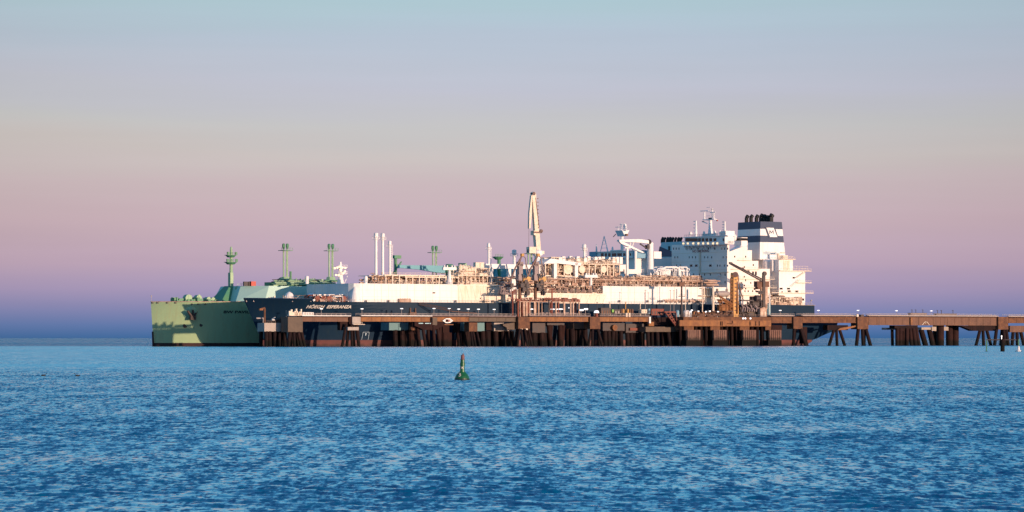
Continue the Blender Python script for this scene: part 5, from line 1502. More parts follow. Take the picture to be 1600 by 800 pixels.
    pier('trestle_pier', 'pair of slanted dark posts under a pale slab, right of the broad pile cluster', 'pier', G2, (1440, 1458, 511.5, 515.2), -33, 5, 'pale_concrete', [(1439, 1447, .3), (1452, 1458, .3)], 'pile_dark', 1.3,
         lambda t, x0, x1, zb, zt_: SB(MB(), 1456, 1463, 510.5, 517, -33.6, .7).build('panel', M['pale_concrete'], t))
    t = thing('pile_dolphin', 'thick round dark piles behind the trestle, left column of the wide pair', 'dolphin', (AX(1469, -30), -30, 0), 'thick round piles behind the trestle')
    MB().bar((AX(1469, -30), -30, 12), (AX(1469, -30), -30, -1.5), 1.9, 16).build('pile', M['pile_brown'], t); MB().bar((AX(1461, -27), -27, 10), (AX(1461, -27), -27, -1.5), 1.1, 12).build('pile', M['pile_dark'], t)
    SB(MB(), 1473, 1482, 510.5, 516.5, -31.5, 2).build('cap', M['pale_concrete'], t)
    t = thing('pile_dolphin', 'widest pair of round dark piles behind the trestle, standing clear on their right side', 'dolphin', (AX(1489, -30), -30, 0), 'thick round piles behind the trestle')
    for px in (1483.5, 1492.5): MB().bar((AX(px, -30), -30, 12), (AX(px, -30), -30, -1.5), 1.75, 16).build('pile', M['pile_brown'], t)
    pier('trestle_pier', 'three raking legs under a dark haunch at the right, left of the last square pier', 'pier', G2, (1520, 1556, 508.6, 517), YJ + .8, 3.4, 'pile_dark', [(1531, 1523, .3), (1536, 1536.5, .3), (1542, 1549, .3)], 'pile_dark', .78,
         hn([(1500, 508.8), (1519.8, 509), (1519.8, 516.8)], YJ + .9, 3.2))
    pier('trestle_pier', 'last square brown trestle pier near the right edge', 'pier', G2, (1560, 1575.5, 495, 515), YJ - .9, 5.5, T, [(1557, 1552, .1), (1568, 1569, 0), (1572, 1575, .1), (1566, 1564, .8)], 'pile_dark', .85)
    pier('trestle_pier', 'trestle bent at the very right edge with a red-brown slab', 'pier', G2, (1578, 1612, 509, 519), YJ + .6, 3.6, 'rust_brown', [(1583, 1580, .2), (1589, 1589, .2), (1595, 1600, .2), (1604, 1608, .3)], 'pile_dark', .85)
    # paint marks on the trestle
    t = thing('painted_mark', 'pair of white curved strokes painted on the dark trestle girder', 'marking', P(1447, 504, YJ))
    s = MB(); y = YJ + .06
    s.path([P(1441, 508, y), P(1443, 505, y), P(1445.5, 502.5, y)], .16, 4); s.path([P(1452, 508, y), P(1450, 505, y), P(1447.5, 502.5, y)], .16, 4); s.path([P(1446, 506, y), P(1446.5, 502, y)], .12, 4)
    s.build('stroke', M['cream_steel'], t)

    # lamps, all copied from one
    y = YJ + 4.9
    lamps = [(502, 482.6, 'above the ship name'), (565.5, 482.6, 'just right of the white cabin box'), (627.5, 482.2, 'above the blue-grey dolphin'), (678, 482, 'above the dark wedge pier'),
             (702, 482.2, 'above the hexagonal sign'), (716.5, 483, 'a little right of the hexagonal sign'), (731.5, 483, 'above the narrow orange pier block'), (747.5, 483.2, 'above the left end of the olive span'),
             (772, 483.5, 'above the pale dolphin panel'), (1219, 485, 'in front of the navy stern'), (1278.5, 485, 'just right of the navy stern'), (1340.5, 485, 'above the tall square trestle pier'),
             (1400.5, 485.5, 'above the broad pile cluster'), (1455, 485.8, 'above the white paint strokes')]
    proto = None
    for px, py, where in lamps:
        b = Vector((AX(px, y), y, 12.9))
        lab = 'lit white lamp on a short jetty post, ' + where
        if proto is None:
            proto = thing('jetty_lamp', lab, 'lamp', b, 'lit lamps along the jetty')
            s = MB(); s.bar(b, (b.x, y, 15.9), .09, 6); s.build('post', M['rail_grey'], proto)
            s = MB(); s.box(b.x - .55, b.x + .55, y - .3, y + .3, 15.8, 16.12); s.build('lamp_head', M['lamp_lit'], proto)
            o = proto
        else:
            o = copy_tree(proto)
        dz = AZ(py, b.x, y) - 15.95
        place(o, (b.x, y, 12.9 + dz * .98), lab)
    # hexagonal sign
    t = thing('hexagonal_sign', 'white six-sided berth sign with a dark centre hanging on the orange jetty span', 'sign', P(700, 501, YJ - .4))
    y = YJ - .5; s = MB(); s.prism([(AX(a, y), AZ(b, 70, y)) for a, b in ((691.5, 501), (697, 497.4), (703, 497.2), (708.3, 501), (703, 504.6), (697, 504.8))][::-1], y, y + .2); bd = s.build('board', M['white_paint'], t)
    s = MB(); SB(s, 696.3, 700.5, 499, 503.2, y - .06, .06); s.build('symbol', M['pile_brown'], bd)
    s = MB(); SB(s, 700.7, 703, 499.2, 503, y - .05, .05); s.path([P(704, 499.6, y - .05), P(705, 501, y - .05), P(704, 502.6, y - .05)], .1, 4); s.build('numeral', M['red_letter'], bd)
    s = MB(); SB(s, 693.5, 708.5, 506.4, 507.8, y, .6); s.build('bracket', M['rust_steel'], t)

    # equipment standing on the walkway: posts and small gear at the left end
    t = thing('mooring_hooks', 'small cluster of pale winch gear at the left end of the jetty deck', 'machinery', P(460, 494, -38), None)
    s = MB(); c = P(452, 494, -39); 
    for px, h, w in ((452.5, 486, .5), (455, 483.5, .35), (458.5, 488, .9), (462, 486, .8), (462.5, 482.5, .3), (466, 488.5, .8), (470, 483, .25), (468, 487, .4)):
        x = AX(px, -39); s.box(x - w, x + w, -39.5, -38.5, 13.0, AZ(h, x, -39))
    s.build('hook_body', M['cream_steel'], t)
    MB().box(AX(451, -38), AX(471, -38), -39.3, -37, 12.9, 13.4).build('base_plate', M['white_paint'], t)
    t = thing('pale_barrier', 'low pink-white barrier block on the left end of the jetty deck', 'barrier', P(481, 493, -39)); SB(MB(), 473, 490, 488, 492.5, -39, 1).build('panel', M['white_paint'], t); s = MB(); [SB(s, 475 + 2.6 * i, 475.6 + 2.6 * i, 488.6, 491.8, -39.06, .05) for i in range(6)]; s.build('slots', M['rust_brown'], t)
    t = thing('winch_housing', 'rust-brown winch housing above the gap right of the blue-grey dolphin', 'machinery', P(645, 493, -38)); s = MB(); SB(s, 641, 651, 488, 494, -38, 2); SB(s, 641, 642.3, 481, 488, -38, 1); SB(s, 649, 650.2, 481.5, 488, -38, 1); s.build('body', M['rust_brown'], t)
    t = thing('boarding_ladder', 'thin brown ladder slanting down from the ship deck to the walkway near the hexagonal sign', 'ladder', P(708, 490, -36))
    s = MB()
    for dz in (0, .9): a = P(655, 476, -24) + Vector((0, 0, dz)); b = P(706, 486.5, -36) + Vector((0, 0, dz)); s.bar(a, b, .14, 5)
    a = P(655, 476, -24); b = P(706, 486.5, -36)
    for i in range(24): q = a.lerp(b, i / 23); s.bar(q, q + Vector((0, 0, .9)), .06, 4)
    s.path([b, P(745, 489.5, -38)], .2, 5)
    s.build('side_rails', M['rust_brown'], t)
    # pipe frame under the arms
    t = thing('pipe_frame', 'pale pipe frame on posts under the loading arms', 'frame', P(855, 493, -35))
    s = MB(); y = -36; xa, xb = AX(812, y), AX(906, y); zt_ = AZ(470.5, 110, y); s.box(xa, xb, y, y + .4, zt_ - .35, zt_); s.box(xa, xb, y + 5, y + 5.4, zt_ - .35, zt_)
    for px, w in ((813, .2), (819, .45), (823, .5), (828, .3), (836, .5), (842, .25), (847, .15), (858, .18), (869, .3), (882, .4), (892, .3), (896, .3), (905, .25)):
        x = AX(px, y); s.box(x - w, x + w, y, y + .5, 13, zt_ - .35)
    s.rail(xa, xb, y, zt_, 1.1, 2.0, .06)
    s.build('frame', M['pipe_tan'], t)
    s = MB()
    for px, w in ((810, .35), (816, .5), (825.5, .4), (862, .5), (873, .3), (900, .3)): x = AX(px, y + 2); s.box(x - w, x + w, y + 2, y + 2.6, 13, zt_)
    clutter(s, xa, xb, y + 1, y + 4, zt_, zt_ + 1.6, 60, .2, rnd)
    s.build('piping', M['red_brown'], t)
    s = MB(); clutter(s, xa, xb, y + .5, y + 3, 13, 15, 50, .2, rnd); s.build('valve_gear', M['arm_grey'], t)
    # loading arms
    def arm(px, label, flip=1, sc=1.0):
        y = -31; b = P(px, 470, y); t = thing('marine_loader', label, 'loading arm', (b.x, y, 12.9), 'marine loading arms')
        zc = AZ(432, b.x, y)
        MB().lathe(b.x, y, [(.75, 12.9), (.7, 20), (.62, zc)], 10).build('riser', M['rust_brown'], t)
        s = MB(); s.box(b.x - 1.2, b.x + 1.2, y - 1, y + 1, zc - 1.8, zc + .8); s.box(b.x - .9, b.x + 1.1, y - .9, y + .9, zc + .8, zc + 5.6); s.box(b.x - 1.2, b.x + 1.4, y - .9, y + .9, AZ(416, b.x, y), AZ(409, b.x, y)); s.build('slewing_head', M['arm_grey'], t)
        ap = P(px + 4, 398, y - 1.2); 
        def Q(dx, py): return P(px + dx, py, y - 1.2)
        s = MB()
        for o in (0, 1.0): s.bar(Q(-7 + o, 418), Q(4 + o, 398.3), .28, 6)
        s.bar(Q(-7, 418), Q(-17, 444), .32, 6); s.bar(Q(-6, 418), Q(-15.5, 444), .2, 6); s.bar(ap, Q(-1, 414), .2, 5)
        s.build('inboard_boom', M['arm_brown'], t)
        s = MB(); s.path([Q(4, 398.3), Q(9, 403), Q(11, 416), Q(16, 430)], .28, 6); s.path([Q(9, 404), Q(10, 420), Q(14, 441)], .2, 6); s.build('outboard_boom', M['arm_grey'], t)
        s = MB(); s.lathe(Q(4, 398).x, y - 1.2, [(.9, ap.z - .7), (.9, ap.z + .5)], 8)
        s.bar(Q(13, 436) - Vector((0, .5, 0)), Q(13, 436) + Vector((0, .5, 0)), 1.15, 10); s.bar(Q(5, 437), Q(12, 437), .7, 6); s.build('counterweight', M['crane_orange'], t)
        s = MB()
        for a, c_, r in (((4, 428), (10, 452), .3), ((8, 430), (6, 455), .25), ((10, 452), (16, 458), .35), ((14, 432), (12, 452), .3), ((-12, 444), (-14, 452), .4), ((2, 440), (9, 446), .35), ((10, 440), (13, 462), .22), ((15, 440), (19, 434), .25)):
            s.bar(Q(*a), Q(*c_), r, 6)
        for d in ((6, 452), (12, 458), (9, 440), (3, 446), (-13, 446)): q = Q(*d); s.box(q.x - .8, q.x + .8, q.y - .7, q.y + .7, q.z - .9, q.z + .9)
        s.build('swivel_joint', M['machine_dark'], t)
    arm(812, 'left loading arm with folded brown booms, beside the thin dark red monitor mast')
    arm(836.5, 'right loading arm, folded in front of the foot of the tall white crane')
    t = thing('valve_skid', 'pale valve skid with a white drum left of the loading arms', 'machinery', P(803, 470, -31))
    s = MB(); y = -30
    SB(s, 800, 806, 436, 446, y, 2); SB(s, 799, 810, 449, 452, y, 2); SB(s, 797, 802, 447, 458, y, 3); s.build('drum', M['white_paint'], t)
    s = MB(); clutter(s, AX(782, y), AX(808, y), y, y + 3, AZ(460, 100, y), AZ(440, 100, y), 60, .22, rnd); SB(s, 799, 800, 446, 492, y, .5); SB(s, 806.5, 807.6, 446, 492, y, .5); SB(s, 782, 809, 459, 460, y, 2.5); s.build('frame', M['arm_grey'], t)
    # monitor masts
    def mast(px, p0, label, m, bars, lantern=None, w=.32, base=492.5, y=-38):
        c = P(px, p0, y); t = thing('monitor_mast', label, 'mast', (c.x, y, 12.9), 'fire monitor masts')
        MB().bar((c.x, y, 12.9), (c.x, y, c.z), w, 8).build('pole', M[m], t)
        s = MB()
        for py, hw in bars: z = AZ(py, c.x, y); s.box(c.x - hw, c.x + hw, y - .6, y + .6, z - .14, z + .14); s.rail(c.x - hw, c.x + hw, y - .6, z, .9, 1.2, .05)
        s.build('platform', M[m], t)
        if lantern: SB(MB(), *lantern, y - .8, 1.6).build('monitor', M['rust_brown'], t)
        else: MB().bar((c.x - .9, y - .8, c.z), (c.x + .9, y - .8, c.z + .6), .25, 6).build('monitor', M[m], t)
    mast(801, 456, 'thin dark red monitor mast with two platforms left of the loading arms', 'red_brown', [(467, 2.6), (457.5, 1.6)])
    mast(862.5, 453, 'shorter red-brown monitor mast right of the loading arms', 'red_brown', [(456.5, 2.2), (467.5, 4.5)])
    mast(1065, 438, 'dark monitor mast with a brown box near its top, left of the loading platform', 'machine_dark', [(463, 1.5)], (1061.5, 1069, 441, 447), .42)
    # slim light poles
    G5 = 'slim bare light poles on the jetty'
    def pole(px, p0, label, m='rail_grey', r=.12, y=-36, base=493):
        c = P(px, p0, y); t = thing('light_pole', label, 'pole', (c.x, y, 12.9), G5)
        MB().bar((c.x, y, 12.9), (c.x, y, c.z), r, 6).build('pole', M[m], t)
        MB().box(c.x - .3, c.x + .3, y - .2, y + .2, c.z, c.z + .3).build('fitting', M[m], t)
    pole(953, 473, 'slim pale pole left of the drums', 'cream_steel', .2); pole(977.5, 473, 'slim orange pole beside the drum rack', 'crane_orange', .2)
    pole(1008.5, 454, 'slim grey pole right of the drum rack', 'rail_grey', .1); pole(1047.5, 454.5, 'slim grey pole, left one of two beside the red stair', 'rail_grey', .1); pole(1053, 454.5, 'slim grey pole, right one of two beside the red stair', 'rail_grey', .1)
    pole(1071, 446, 'slim pinkish pole right of the dark monitor mast', 'cream_steel', .16); pole(1097.5, 449, 'slim pinkish pole in the middle of the loading platform deck', 'cream_steel', .25); pole(1114.3, 449, 'thick cream post left of the yellow tower', 'cream_steel', .55); pole(1202.5, 460, 'pale pole right of the dark crane', 'white_paint', .35)
    pole(933, 473, 'slim dark pole above the red-topped lantern', 'machine_dark', .1); pole(1000.5, 475, 'short pale pole left of the blue box', 'cream_steel', .2)
    # lantern
    t = thing('lantern', 'white-topped red lantern on the spread-leg pier', 'lantern', P(932, 494, -40)); s = MB(); c = P(932, 494, -40.4); s.lathe(c.x, -40.4, [(.7, 12.9), (.7, c.z + 1.2), (1.1, AZ(489, c.x, -40.4))], 10); s.build('body', M['red_brown'], t); MB().lathe(c.x, -40.4, [(1.2, AZ(489, c.x, -40)), (1.0, AZ(486, c.x, -40)), (.4, AZ(485, c.x, -40))], 10).build('lamp_head', M['lamp_lit'], t)
    t = thing('floodlight_frame', 'pair of lit white floodlights on a low frame right of the pipe frame', 'lamp', P(912, 493, -37))
    for px, py in ((908.5, 484.5), (915.5, 483)): c = P(px, py, -37); MB().box(c.x - .9, c.x + .9, -37.3, -36.7, c.z - .35, c.z + .35).build('lamp_head', M['lamp_lit'], t); MB().bar((c.x, -36.6, 12.9), (c.x, -36.6, c.z), .12, 5).build('post', M['rail_grey'], t)
    for px, py, w, lb in ((866, 483.2, 3.8, 'long lit white lamp under the pipe frame, left of the shorter one'), (876.5, 483, 2.4, 'short lit white lamp under the right half of the pipe frame'), (831, 483, 1.3, 'small lit white lamp under the left half of the pipe frame'), (889, 481, .7, 'tiny lit white lamp at the right end of the pipe frame')):
        t = thing('strip_lamp', lb, 'lamp', P(px, py + 1, -35), 'strip lamps under the pipe frame'); c = P(px, py, -35); MB().box(c.x - w / 2, c.x + w / 2, -35.2, -34.9, c.z - .22, c.z + .22).build('lamp_head', M['lamp_lit'], t); MB().bar((c.x, -34.8, 12.9), (c.x, -34.8, c.z + .1), .08, 5).build('post', M['rail_grey'], t)
    # deck cabins, boxes and drums
    def block(name, label, cat, px0, px1, py0, py1, m, det, y=-38, d=2.2):
        t = thing(name, label, cat, P((px0 + px1) / 2, py1, y))
        s = MB(); SB(s, px0, px1, py0, py1, y, d); x0, x1 = AX(px0, y), AX(px1, y); zt_ = AZ(py0, x0, y)
        s.box(x0 - .12, x1 + .12, y - .12, y + d + .12, zt_, zt_ + .15); s.build('body', M[m], t)
        s = MB(); n = max(2, int((x1 - x0) / 1.3)); zb = AZ(py1, x0, y)
        for i in range(n): x = x0 + (i + .5) * (x1 - x0) / n; s.box(x - .3, x + .3, y - .07, y, zb + .3, zb + .3 + (zt_ - zb) * .55)
        s.build('doors', M[det], t)
    block('equipment_cabinet', 'dark equipment cabinet row left of the green box', 'cabinet', 939, 955, 481.5, 492, 'machine_dark', 'rust_brown')
    block('equipment_cabinet', 'small green box in front of the dark cabinets', 'box', 956.5, 959, 484, 488, 'green_item', 'green_item', -38.8, .6)
    block('equipment_cabinet', 'dark flat cabinet right of the green box', 'cabinet', 960, 969, 484, 491, 'machine_dark', 'rail_grey')
    t = thing('drum_rack', 'rack of upright orange and brown cylinders on the jetty', 'rack', P(980, 492, -37)); 
    for px in (971, 974, 981, 984.5, 988): c = P(px, 482.5, -37); MB().lathe(c.x, -37, [(.5, 13.6), (.5, c.z - .3), (.2, c.z)], 8).build('cylinder', M['crane_orange' if px in (974, 981) else 'rust_brown'], t)
    SB(MB(), 969, 991, 489, 492.5, -37.6, 1.5).build('base', M['machine_dark'], t)
    for px, lb in ((978.7, 'left one of two small pale drums at the deck edge'), (983.2, 'right one of two small pale drums at the deck edge')):
        t = thing('drum', lb, 'drum', P(px, 493.5, -40), 'small pale drums'); c = P(px, 489, -40.1); s = MB(); s.lathe(c.x, -40.1, [(.5, 13.0), (.55, 13.1), (.5, 13.5), (.55, 13.6), (.5, c.z)], 10); s.build('body', M['cream_steel'], t)
    block('equipment_cabinet', 'beige cabinet on the jetty right of the drum rack', 'cabinet', 1002.5, 1011, 484, 489.5, 'cream_steel', 'pipe_tan')
    block('equipment_cabinet', 'narrow blue box between the beige cabinet and the dark red housing', 'box', 1013.5, 1016, 483, 490, 'blue_grey', 'navy_trim')
    block('equipment_cabinet', 'dark red pump housing left of the red stair', 'cabinet', 1018, 1037, 483, 492.5, 'red_brown', 'machine_dark')
    block('equipment_cabinet', 'dark low cabinets beneath the yellow tower, left side', 'cabinet', 1130, 1146, 486, 494.5, 'machine_dark', 'rust_brown')
    block('equipment_cabinet', 'olive box at the foot of the dark crane', 'cabinet', 1168, 1178, 486, 494.5, 'grey_concrete', 'machine_dark')
    block('equipment_cabinet', 'tan cabin with two round windows under the dark crane', 'cabin', 1188, 1198, 482, 494.8, 'pipe_tan', 'cream_steel', -40)
    t = thing('lattice_stair', 'rusty red lattice stair sloping down to the left end of the loading platform', 'stair', P(1045, 494, -41))
    s = MB(); y = -42
    a, b = P(1039, 487, y), P(1056, 509.5, y)
    for dx in (0, 2.2): s.bar(a + Vector((dx, 0, 0)), b + Vector((dx * .3, 0, 0)), .28, 5)
    for i in range(12): q = a.lerp(b, i / 11); w = 2.2 - 1.5 * i / 11; s.bar(q, q + Vector((w, 0, .9 * (i % 2))), .18, 4); s.bar(q + Vector((0, 1.2, 0)), q, .14, 4)
    s.box(a.x - .3, AX(1056, y), y, y + 1.6, AZ(488.5, a.x, y), AZ(486.5, a.x, y)); s.bar((AX(1056, y), y, AZ(488, a.x, y)), b + Vector((.8, 0, 0)), .22, 5)
    s.build('flight', M['red_brown'], t)
    t = thing('storage_tank', 'white domed tank on the loading platform beside the dark monitor mast', 'tank', P(1072.5, 494, -37)); c = P(1072.5, 484.5, -37); MB().lathe(c.x, -37, [(1.5, 13), (1.5, c.z - 1), (1.2, c.z - .3), (.5, c.z)], 14).build('shell', M['house_white'], t); MB().box(c.x - .25, c.x + .25, -38.7, -38.4, 13, c.z - .5).build('ladder', M['rail_grey'], t)
    t = thing('storage_tank', 'small blue tank left of the dark monitor mast', 'tank', P(1058.5, 494, -37)); c = P(1058.5, 484.5, -37); MB().lathe(c.x, -37, [(.8, 13), (.8, c.z - .5), (.4, c.z)], 12).build('shell', M['blue_grey'], t); MB().box(c.x - 1.1, c.x + 1.3, -37.5, -36.5, 12.9, 14.2).build('skid', M['rail_grey'], t)
    t = thing('deck_machinery', 'row of low rusty valves and pumps along the loading platform deck', 'machinery', P(1105, 495, -38))
    s = MB(); clutter(s, AX(1078, -38), AX(1142, -38), -40, -34, AZ(495, 210, -38), AZ(486, 210, -38), 90, .22, rnd); s.build('piping', M['rust_brown'], t)
    s = MB()
    for px, w in ((1090, 4), (1098, 3), (1084, 2), (1121, 3), (1108, 2)): SB(s, px, px + w, 487.5, 494.5, -38.6, 1)
    s.build('pump', M['rust_steel'], t)
    s = MB()
    for px, py in ((1081, 484.7), (1091, 486.5), (1079, 486.8), (1103, 487), (1109, 486.2), (1122, 487)): c = P(px, py, -38.8); s.box(c.x - .4, c.x + .4, -39, -38.6, c.z - .25, c.z + .25); s.bar((c.x, -38.5, 12.7), (c.x, -38.5, c.z), .07, 4)
    s.build('lamp_head', M['lamp_lit'], t)
    # yellow gangway tower
    t = thing('gangway_tower', 'tall orange-yellow gangway tower on the loading platform in front of the white bridge tower', 'tower', P(1149, 495, -37))
    y = -37
    def Q(px, py, d=0): return P(px, py, y + d)
    s = MB(); z0 = AZ(495, 220, y)
    s.prism([(AX(1146, y), z0), (AX(1154.5, y), z0), (AX(1152.5, y), AZ(425.5, 220, y)), (AX(1146.5, y), AZ(425.5, 220, y))], y, y + 2.4)
    s.build('column', M['crane_orange'], t)
    s = MB(); s.bar(Q(1152, 426), Q(1157, 455), .22, 5); s.bar(Q(1157, 455), Q(1162, 470), .15, 5)
    for i in range(12): a = 430 + i * 5.3; s.bar(Q(1141.5, a), Q(1146, a + 3), .14, 4); s.bar(Q(1146, a), Q(1141.5, a + 3), .14, 4)
    for px in (1141.3, 1145): s.bar(Q(px, 434), Q(px, 494), .28, 5)
    s.bar(Q(1152, 440), Q(1152, 490, -.5), .35, 5)
    s.build('lattice', M['rust_steel'], t)
    s = MB(); s.bar(Q(1149, 429, -.6), Q(1149, 429, 2.6), 1.3, 12); 
    for i in range(9): c = Q(1149.5, 437 + 6 * i, -.1); s.box(c.x - .5, c.x + .5, c.y, c.y + .1, c.z - .3, c.z + .3)
    s.build('sheave', M['arm_brown'], t)
    s = MB(); s.bar(Q(1145, 476), Q(1124, 463), .5, 5); s.bar(Q(1145, 480), Q(1126, 468), .3, 5)
    for i in range(6): s.bar(Q(1124 + 3.5 * i, 463 + 2.2 * i), Q(1127 + 3.2 * i, 469 + 2 * i), .15, 4)
    SB(s, 1126, 1140, 476, 490, y + .5, 2.5); clutter(s, AX(1122, y), AX(1146, y), y, y + 4, z0, AZ(468, 215, y), 40, .25, rnd)
    s.build('gangway', M['rust_steel'], t)
    # dark crane
    t = thing('jetty_crane', 'dark crane with a thin lattice jib in front of the white bridge tower', 'crane', P(1193, 495, -36)); y = -36
    s = MB(); SB(s, 1189.5, 1191.8, 448, 482, y, 1); SB(s, 1196, 1199.5, 448, 482, y, 1.5); SB(s, 1187, 1200, 478, 482.5, y, 2.5); s.build('pedestal', M['pipe_tan'], t)
    s = MB(); SB(s, 1192.4, 1196, 427, 480, y - .6, .9); c = Q(1194, 427.5); s.bar((c.x, y - .8, c.z), (c.x, y + .4, c.z), 1.0, 10); SB(s, 1184, 1195, 454, 457, y - 1, 1); SB(s, 1187, 1196, 456, 459.5, y - 1, 1.2); s.build('mast', M['machine_dark'], t)
    s = MB(); SB(s, 1183, 1202, 439.5, 448.5, y, 2.5); SB(s, 1184, 1190, 448.5, 452, y, 2); s.rail(AX(1183, y), AX(1202, y), y, AZ(440, 240, y), 1.0, 1.4, .06); s.build('machinery_house', M['rust_brown'], t)
    s = MB(); y2 = y - 1
    a0, a1 = P(1191, 436.5, y2), P(1191, 440, y2); e = P(1140, 411, y2)
    s.bar(a0, e + Vector((0, 0, .3)), .34, 5); s.bar(a1, e - Vector((0, 0, .3)), .34, 5)
    for i in range(18):
        u, v = i / 18, (i + .5) / 18; s.bar(a0.lerp(e, u), a1.lerp(e, v), .09, 4); s.bar(a1.lerp(e, v), a0.lerp(e, (i + 1) / 18), .09, 4)
    s.box(e.x - .3, e.x + 1.4, y2 - .3, y2 + .3, e.z - .3, e.z + .4)
    for u in (.45, .62): q = a0.lerp(e, u); s.box(q.x - 1, q.x + 1, y2 - .3, y2 + .3, q.z, q.z + .8)
    s.build('jib', M['machine_dark'], t)
    t = thing('hose_machinery', 'dark tangle of hoses and machinery between the yellow tower and the dark crane', 'machinery', P(1170, 495, -37))
    s = MB(); y = -38; clutter(s, AX(1157, y), AX(1190, y), y, y + 5, AZ(494, 230, y), AZ(468, 230, y), 60, .28, rnd); SB(s, 1158, 1178, 468.5, 470.5, y, 1.2); SB(s, 1176, 1188, 463, 485, y + 1, 2.5); s.bar(P(1180, 466, y), P(1186, 466, y), 1.4, 10); s.build('frame', M['machine_dark'], t)
    s = MB(); 
    for i in range(8): a = 1158 + i * 3.6; s.path([P(a, 474 + (i * 5) % 9, y - .6), P(a + 3, 480 + (i * 7) % 6, y - .6), P(a + 2, 487, y - .6)], .3, 6)
    s.build('hose', M['arm_grey'], t)
    t = thing('access_ladder', 'pale blue-grey tall ladder right of the dark crane', 'ladder', P(1200, 494, -37)); s = MB()
    for px in (1199.8, 1203.5): s.bar(P(px, 474, -37.5), P(px, 494, -37.5), .12, 5)
    for i in range(12): s.bar(P(1199.8, 475 + 1.6 * i, -37.5), P(1203.5, 475 + 1.6 * i, -37.5), .08, 4)
    s.build('rungs', M['pale_teal'], t)
    # low pipes and huts on the far side of the trestle
    for (a, b, p0, lb) in ((1423, 1448, 488.4, 'low dark pipe hut on the trestle above the broad pile cluster'), (1463, 1495, 489.3, 'low grey pipe hut on the trestle, right of the first one')):
        t = thing('trestle_hut', lb, 'hut', P((a + b) / 2, 494, -35), 'low huts on the trestle'); SB(MB(), a, b, p0 + 1, 493.5, -35, 2).build('body', M['arm_grey'], t); s = MB(); SB(s, a - .6, b + .6, p0 + .5, p0 + 1, -35.2, 2.4)
        for k in (a + 2, a + 8, b - 6): SB(s, k, k + .5, p0 - 4, p0 + .5, -34, .2); SB(s, k - .5, k + 1, p0 - 4.6, p0 - 4, -34.2, .6)
        s.build('roof', M['machine_dark'], t)
    t = thing('trestle_post', 'small white post and dark box on top of the tall square trestle pier', 'post', P(1341, 494, -40)); SB(MB(), 1338.8, 1341.5, 491, 495, -40.8, .8).build('post', M['cream_steel'], t); SB(MB(), 1345, 1350, 491.5, 495, -40, 1.5).build('box', M['machine_dark'], t)


build_jetty()


# ------------------------------------------------------------------ things standing free in the water
def thing_w(name, label, cat, base, group=None):
    o = bpy.data.objects.new(name, None); C.objects.link(o); o.location = base
    o['label'] = label; o['category'] = cat
    if group: o['group'] = group
    BASE[o.name] = Vector(base); return o


def WP(px, py, d): return Vector(((px - 800) / FPX * d, d, H + (528 - py) / FPX * d))


def build_buoy():
    d = 5000 * H / (593.6 - 528); b = WP(722, 593.6, d); b.z = 0
    u = d / FPX
    t = thing_w('navigation_buoy', 'green conical navigation buoy with a white 3 floating alone in front of the ships', 'buoy', b)
    X, Y = b.x, b.y
    s = MB(); s.lathe(X, Y, [(11.2 * u, -.35), (11.8 * u, 0.03), (11.5 * u, 3 * u), (10.2 * u, 6.5 * u), (8.4 * u, 9 * u), (6.6 * u, 10.8 * u), (5.3 * u, 12.3 * u), (5.3 * u, 12.9 * u), (3.7 * u, 13.1 * u)], 28)
    fl = s.build('float', M['buoy_green'], t, smooth=False)
    s = MB(); s.lathe(X, Y, [(11.9 * u, -.2), (11.95 * u, .06), (11.7 * u, 2.4 * u), (10.9 * u, 2.5 * u)], 28); s.build('waterline_band', M['buoy_dark'], fl)
    s = MB(); s.lathe(X, Y, [(3.7 * u, 13.1 * u), (3.4 * u, 22 * u), (3.9 * u, 22.4 * u), (3.9 * u, 27 * u), (3.3 * u, 27.4 * u), (3.2 * u, 31.5 * u)], 20); tw = s.build('tower', M['buoy_green'], t)
    s = MB(); s.lathe(X, Y, [(3.7 * u, 31.5 * u), (3.7 * u, 32 * u), (2.9 * u, 32.3 * u)], 16); s.lathe(X, Y, [(2.9 * u, 32.3 * u), (2.9 * u, 38.5 * u), (1.2 * u, 39.3 * u)], 16); s.lathe(X + .6 * u, Y, [(1.2 * u, 38.5 * u), (1.2 * u, 41 * u), (.4 * u, 41.4 * u)], 10); s.build('topmark', M['buoy_red'], t)
    for k in range(3):
        a = k * 2.1 + .4; q = MB(); q.bar((X + 9.8 * u * math.cos(a), Y + 9.8 * u * math.sin(a), 6.8 * u), (X + 9.8 * u * math.cos(a), Y + 9.8 * u * math.sin(a), 9.2 * u), .3 * u, 6); q.build('lifting_eye', M['buoy_dark'], fl)
    def surf(R0, slope=0.0):
        return lambda Xx, Z: (X + Xx, Y - math.sqrt(max(1e-6, (R0 - slope * (Z - 5 * u)) ** 2 - Xx ** 2)) - .03, Z)
    text_part('3', 'numeral', M['white_letter'], fl, -5.4 * u, -2.0 * u, 5.5 * u, 5.6 * u, surf(11.0 * u, .62), b, bold=.02)
    text_part('K', 'mark', M['white_letter'], tw, -1.2 * u, 2.4 * u, 17.6 * u, 3.2 * u, surf(3.62 * u), b, bold=.03)
    t.rotation_euler = (0, R(1.5), 0)


build_buoy()


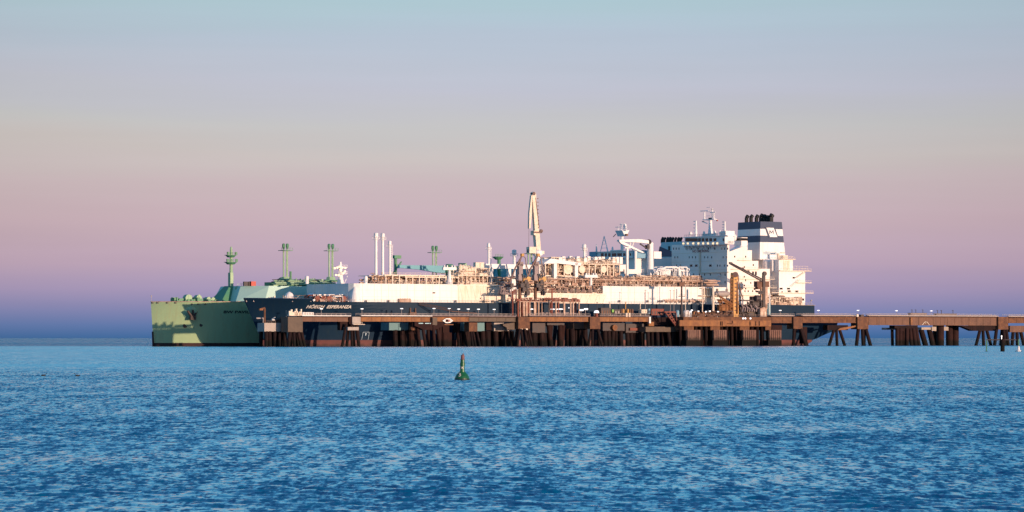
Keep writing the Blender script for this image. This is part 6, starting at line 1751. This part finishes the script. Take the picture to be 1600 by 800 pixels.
def build_stakes():
    d = 5000 * H / 21.0
    b = WP(1566.5, 549, d); b.z = 0
    t = thing_w('mooring_stake_frame', 'thick dark post with a thin crossbar, standing in the water before the last piers', 'stake', b)
    MB().bar((b.x, d, -1), (b.x, d, WP(0, 530, d).z), .58, 12).build('post', M['pile_dark'], t)
    s = MB(); s.bar(WP(1541, 530.9, d), WP(1588, 530.9, d), .15, 6); s.build('crossbar', M['machine_dark'], t)
    s = MB(); q = WP(1565, 526.5, d); s.bar(WP(1565, 530.5, d), q, .1, 5); s.box(q.x - .15, q.x + .15, d - .1, d + .1, q.z, q.z + .4); s.build('lamp', M['lamp_lit'], t)
    for px, lab in ((1541.5, 'thin mossy stake at the left end of the crossbar, right of the trestle middle'), (1591.5, 'thin mossy stake with a white foot near the right edge')):
        q = WP(px, 549, d); q.z = 0; o = thing_w('thin_stake', lab, 'stake', q, 'thin stakes in the water')
        MB().bar((q.x, d, -1), (q.x, d, WP(0, 530 if px > 1580 else 532, d).z), .16, 8).build('post', M['green_deck'], o)
        if px > 1580:
            MB().lathe(q.x, d - .1, [(.7, -.1), (.7, .25), (.35, .4), (.3, 1.2), (.1, 1.5)], 10).build('float', M['white_paint'], o)
            MB().box(q.x - .9, q.x + .9, d - .5, d + .5, -.2, .12).build('foot', M['pile_dark'], o)
        else: MB().box(q.x - .45, q.x + .35, d - .3, d + .3, -.2, .1).build('foot', M['pile_dark'], o)


build_stakes()


def build_birds():
    for px, py, lab, f in ((68, 588, 'small dark water bird swimming alone at the far left', 1), (121, 588.3, 'small dark water bird swimming right of the other one', -1)):
        d = 5000 * H / (py - 528); b = WP(px, py, d); b.z = 0
        t = thing_w('seabird', lab, 'bird', b, 'birds swimming on the left')
        X, Y = b.x, b.y; s = MB(); k = 0; n = 8
        prof = [(-.24, .02, .1), (-.16, .07, .08), (0, .1, .07), (.12, .085, .08), (.19, .05, .13), (.21, .035, .22), (.23, .045, .28), (.27, .035, .29), (.34, .008, .28)]
        for u, r, z in prof:
            for i in range(n): a = 2 * math.pi * i / n; s.v.append((X + f * u, Y + r * math.cos(a), z + r * math.sin(a)))
        for q in range(len(prof) - 1):
            for i in range(n): j = (i + 1) % n; s.f.append((q * n + i, q * n + j, (q + 1) * n + j, (q + 1) * n + i))
        s.f.append(tuple(range(n))); s.f.append(tuple((len(prof) - 1) * n + i for i in range(n)))
        s.build('body', M['feather_dark'], t, smooth=True)


build_birds()

# lamps and glossy water: keep the light paths short and clean
sc.cycles.max_bounces = 5
sc.cycles.use_denoising = True
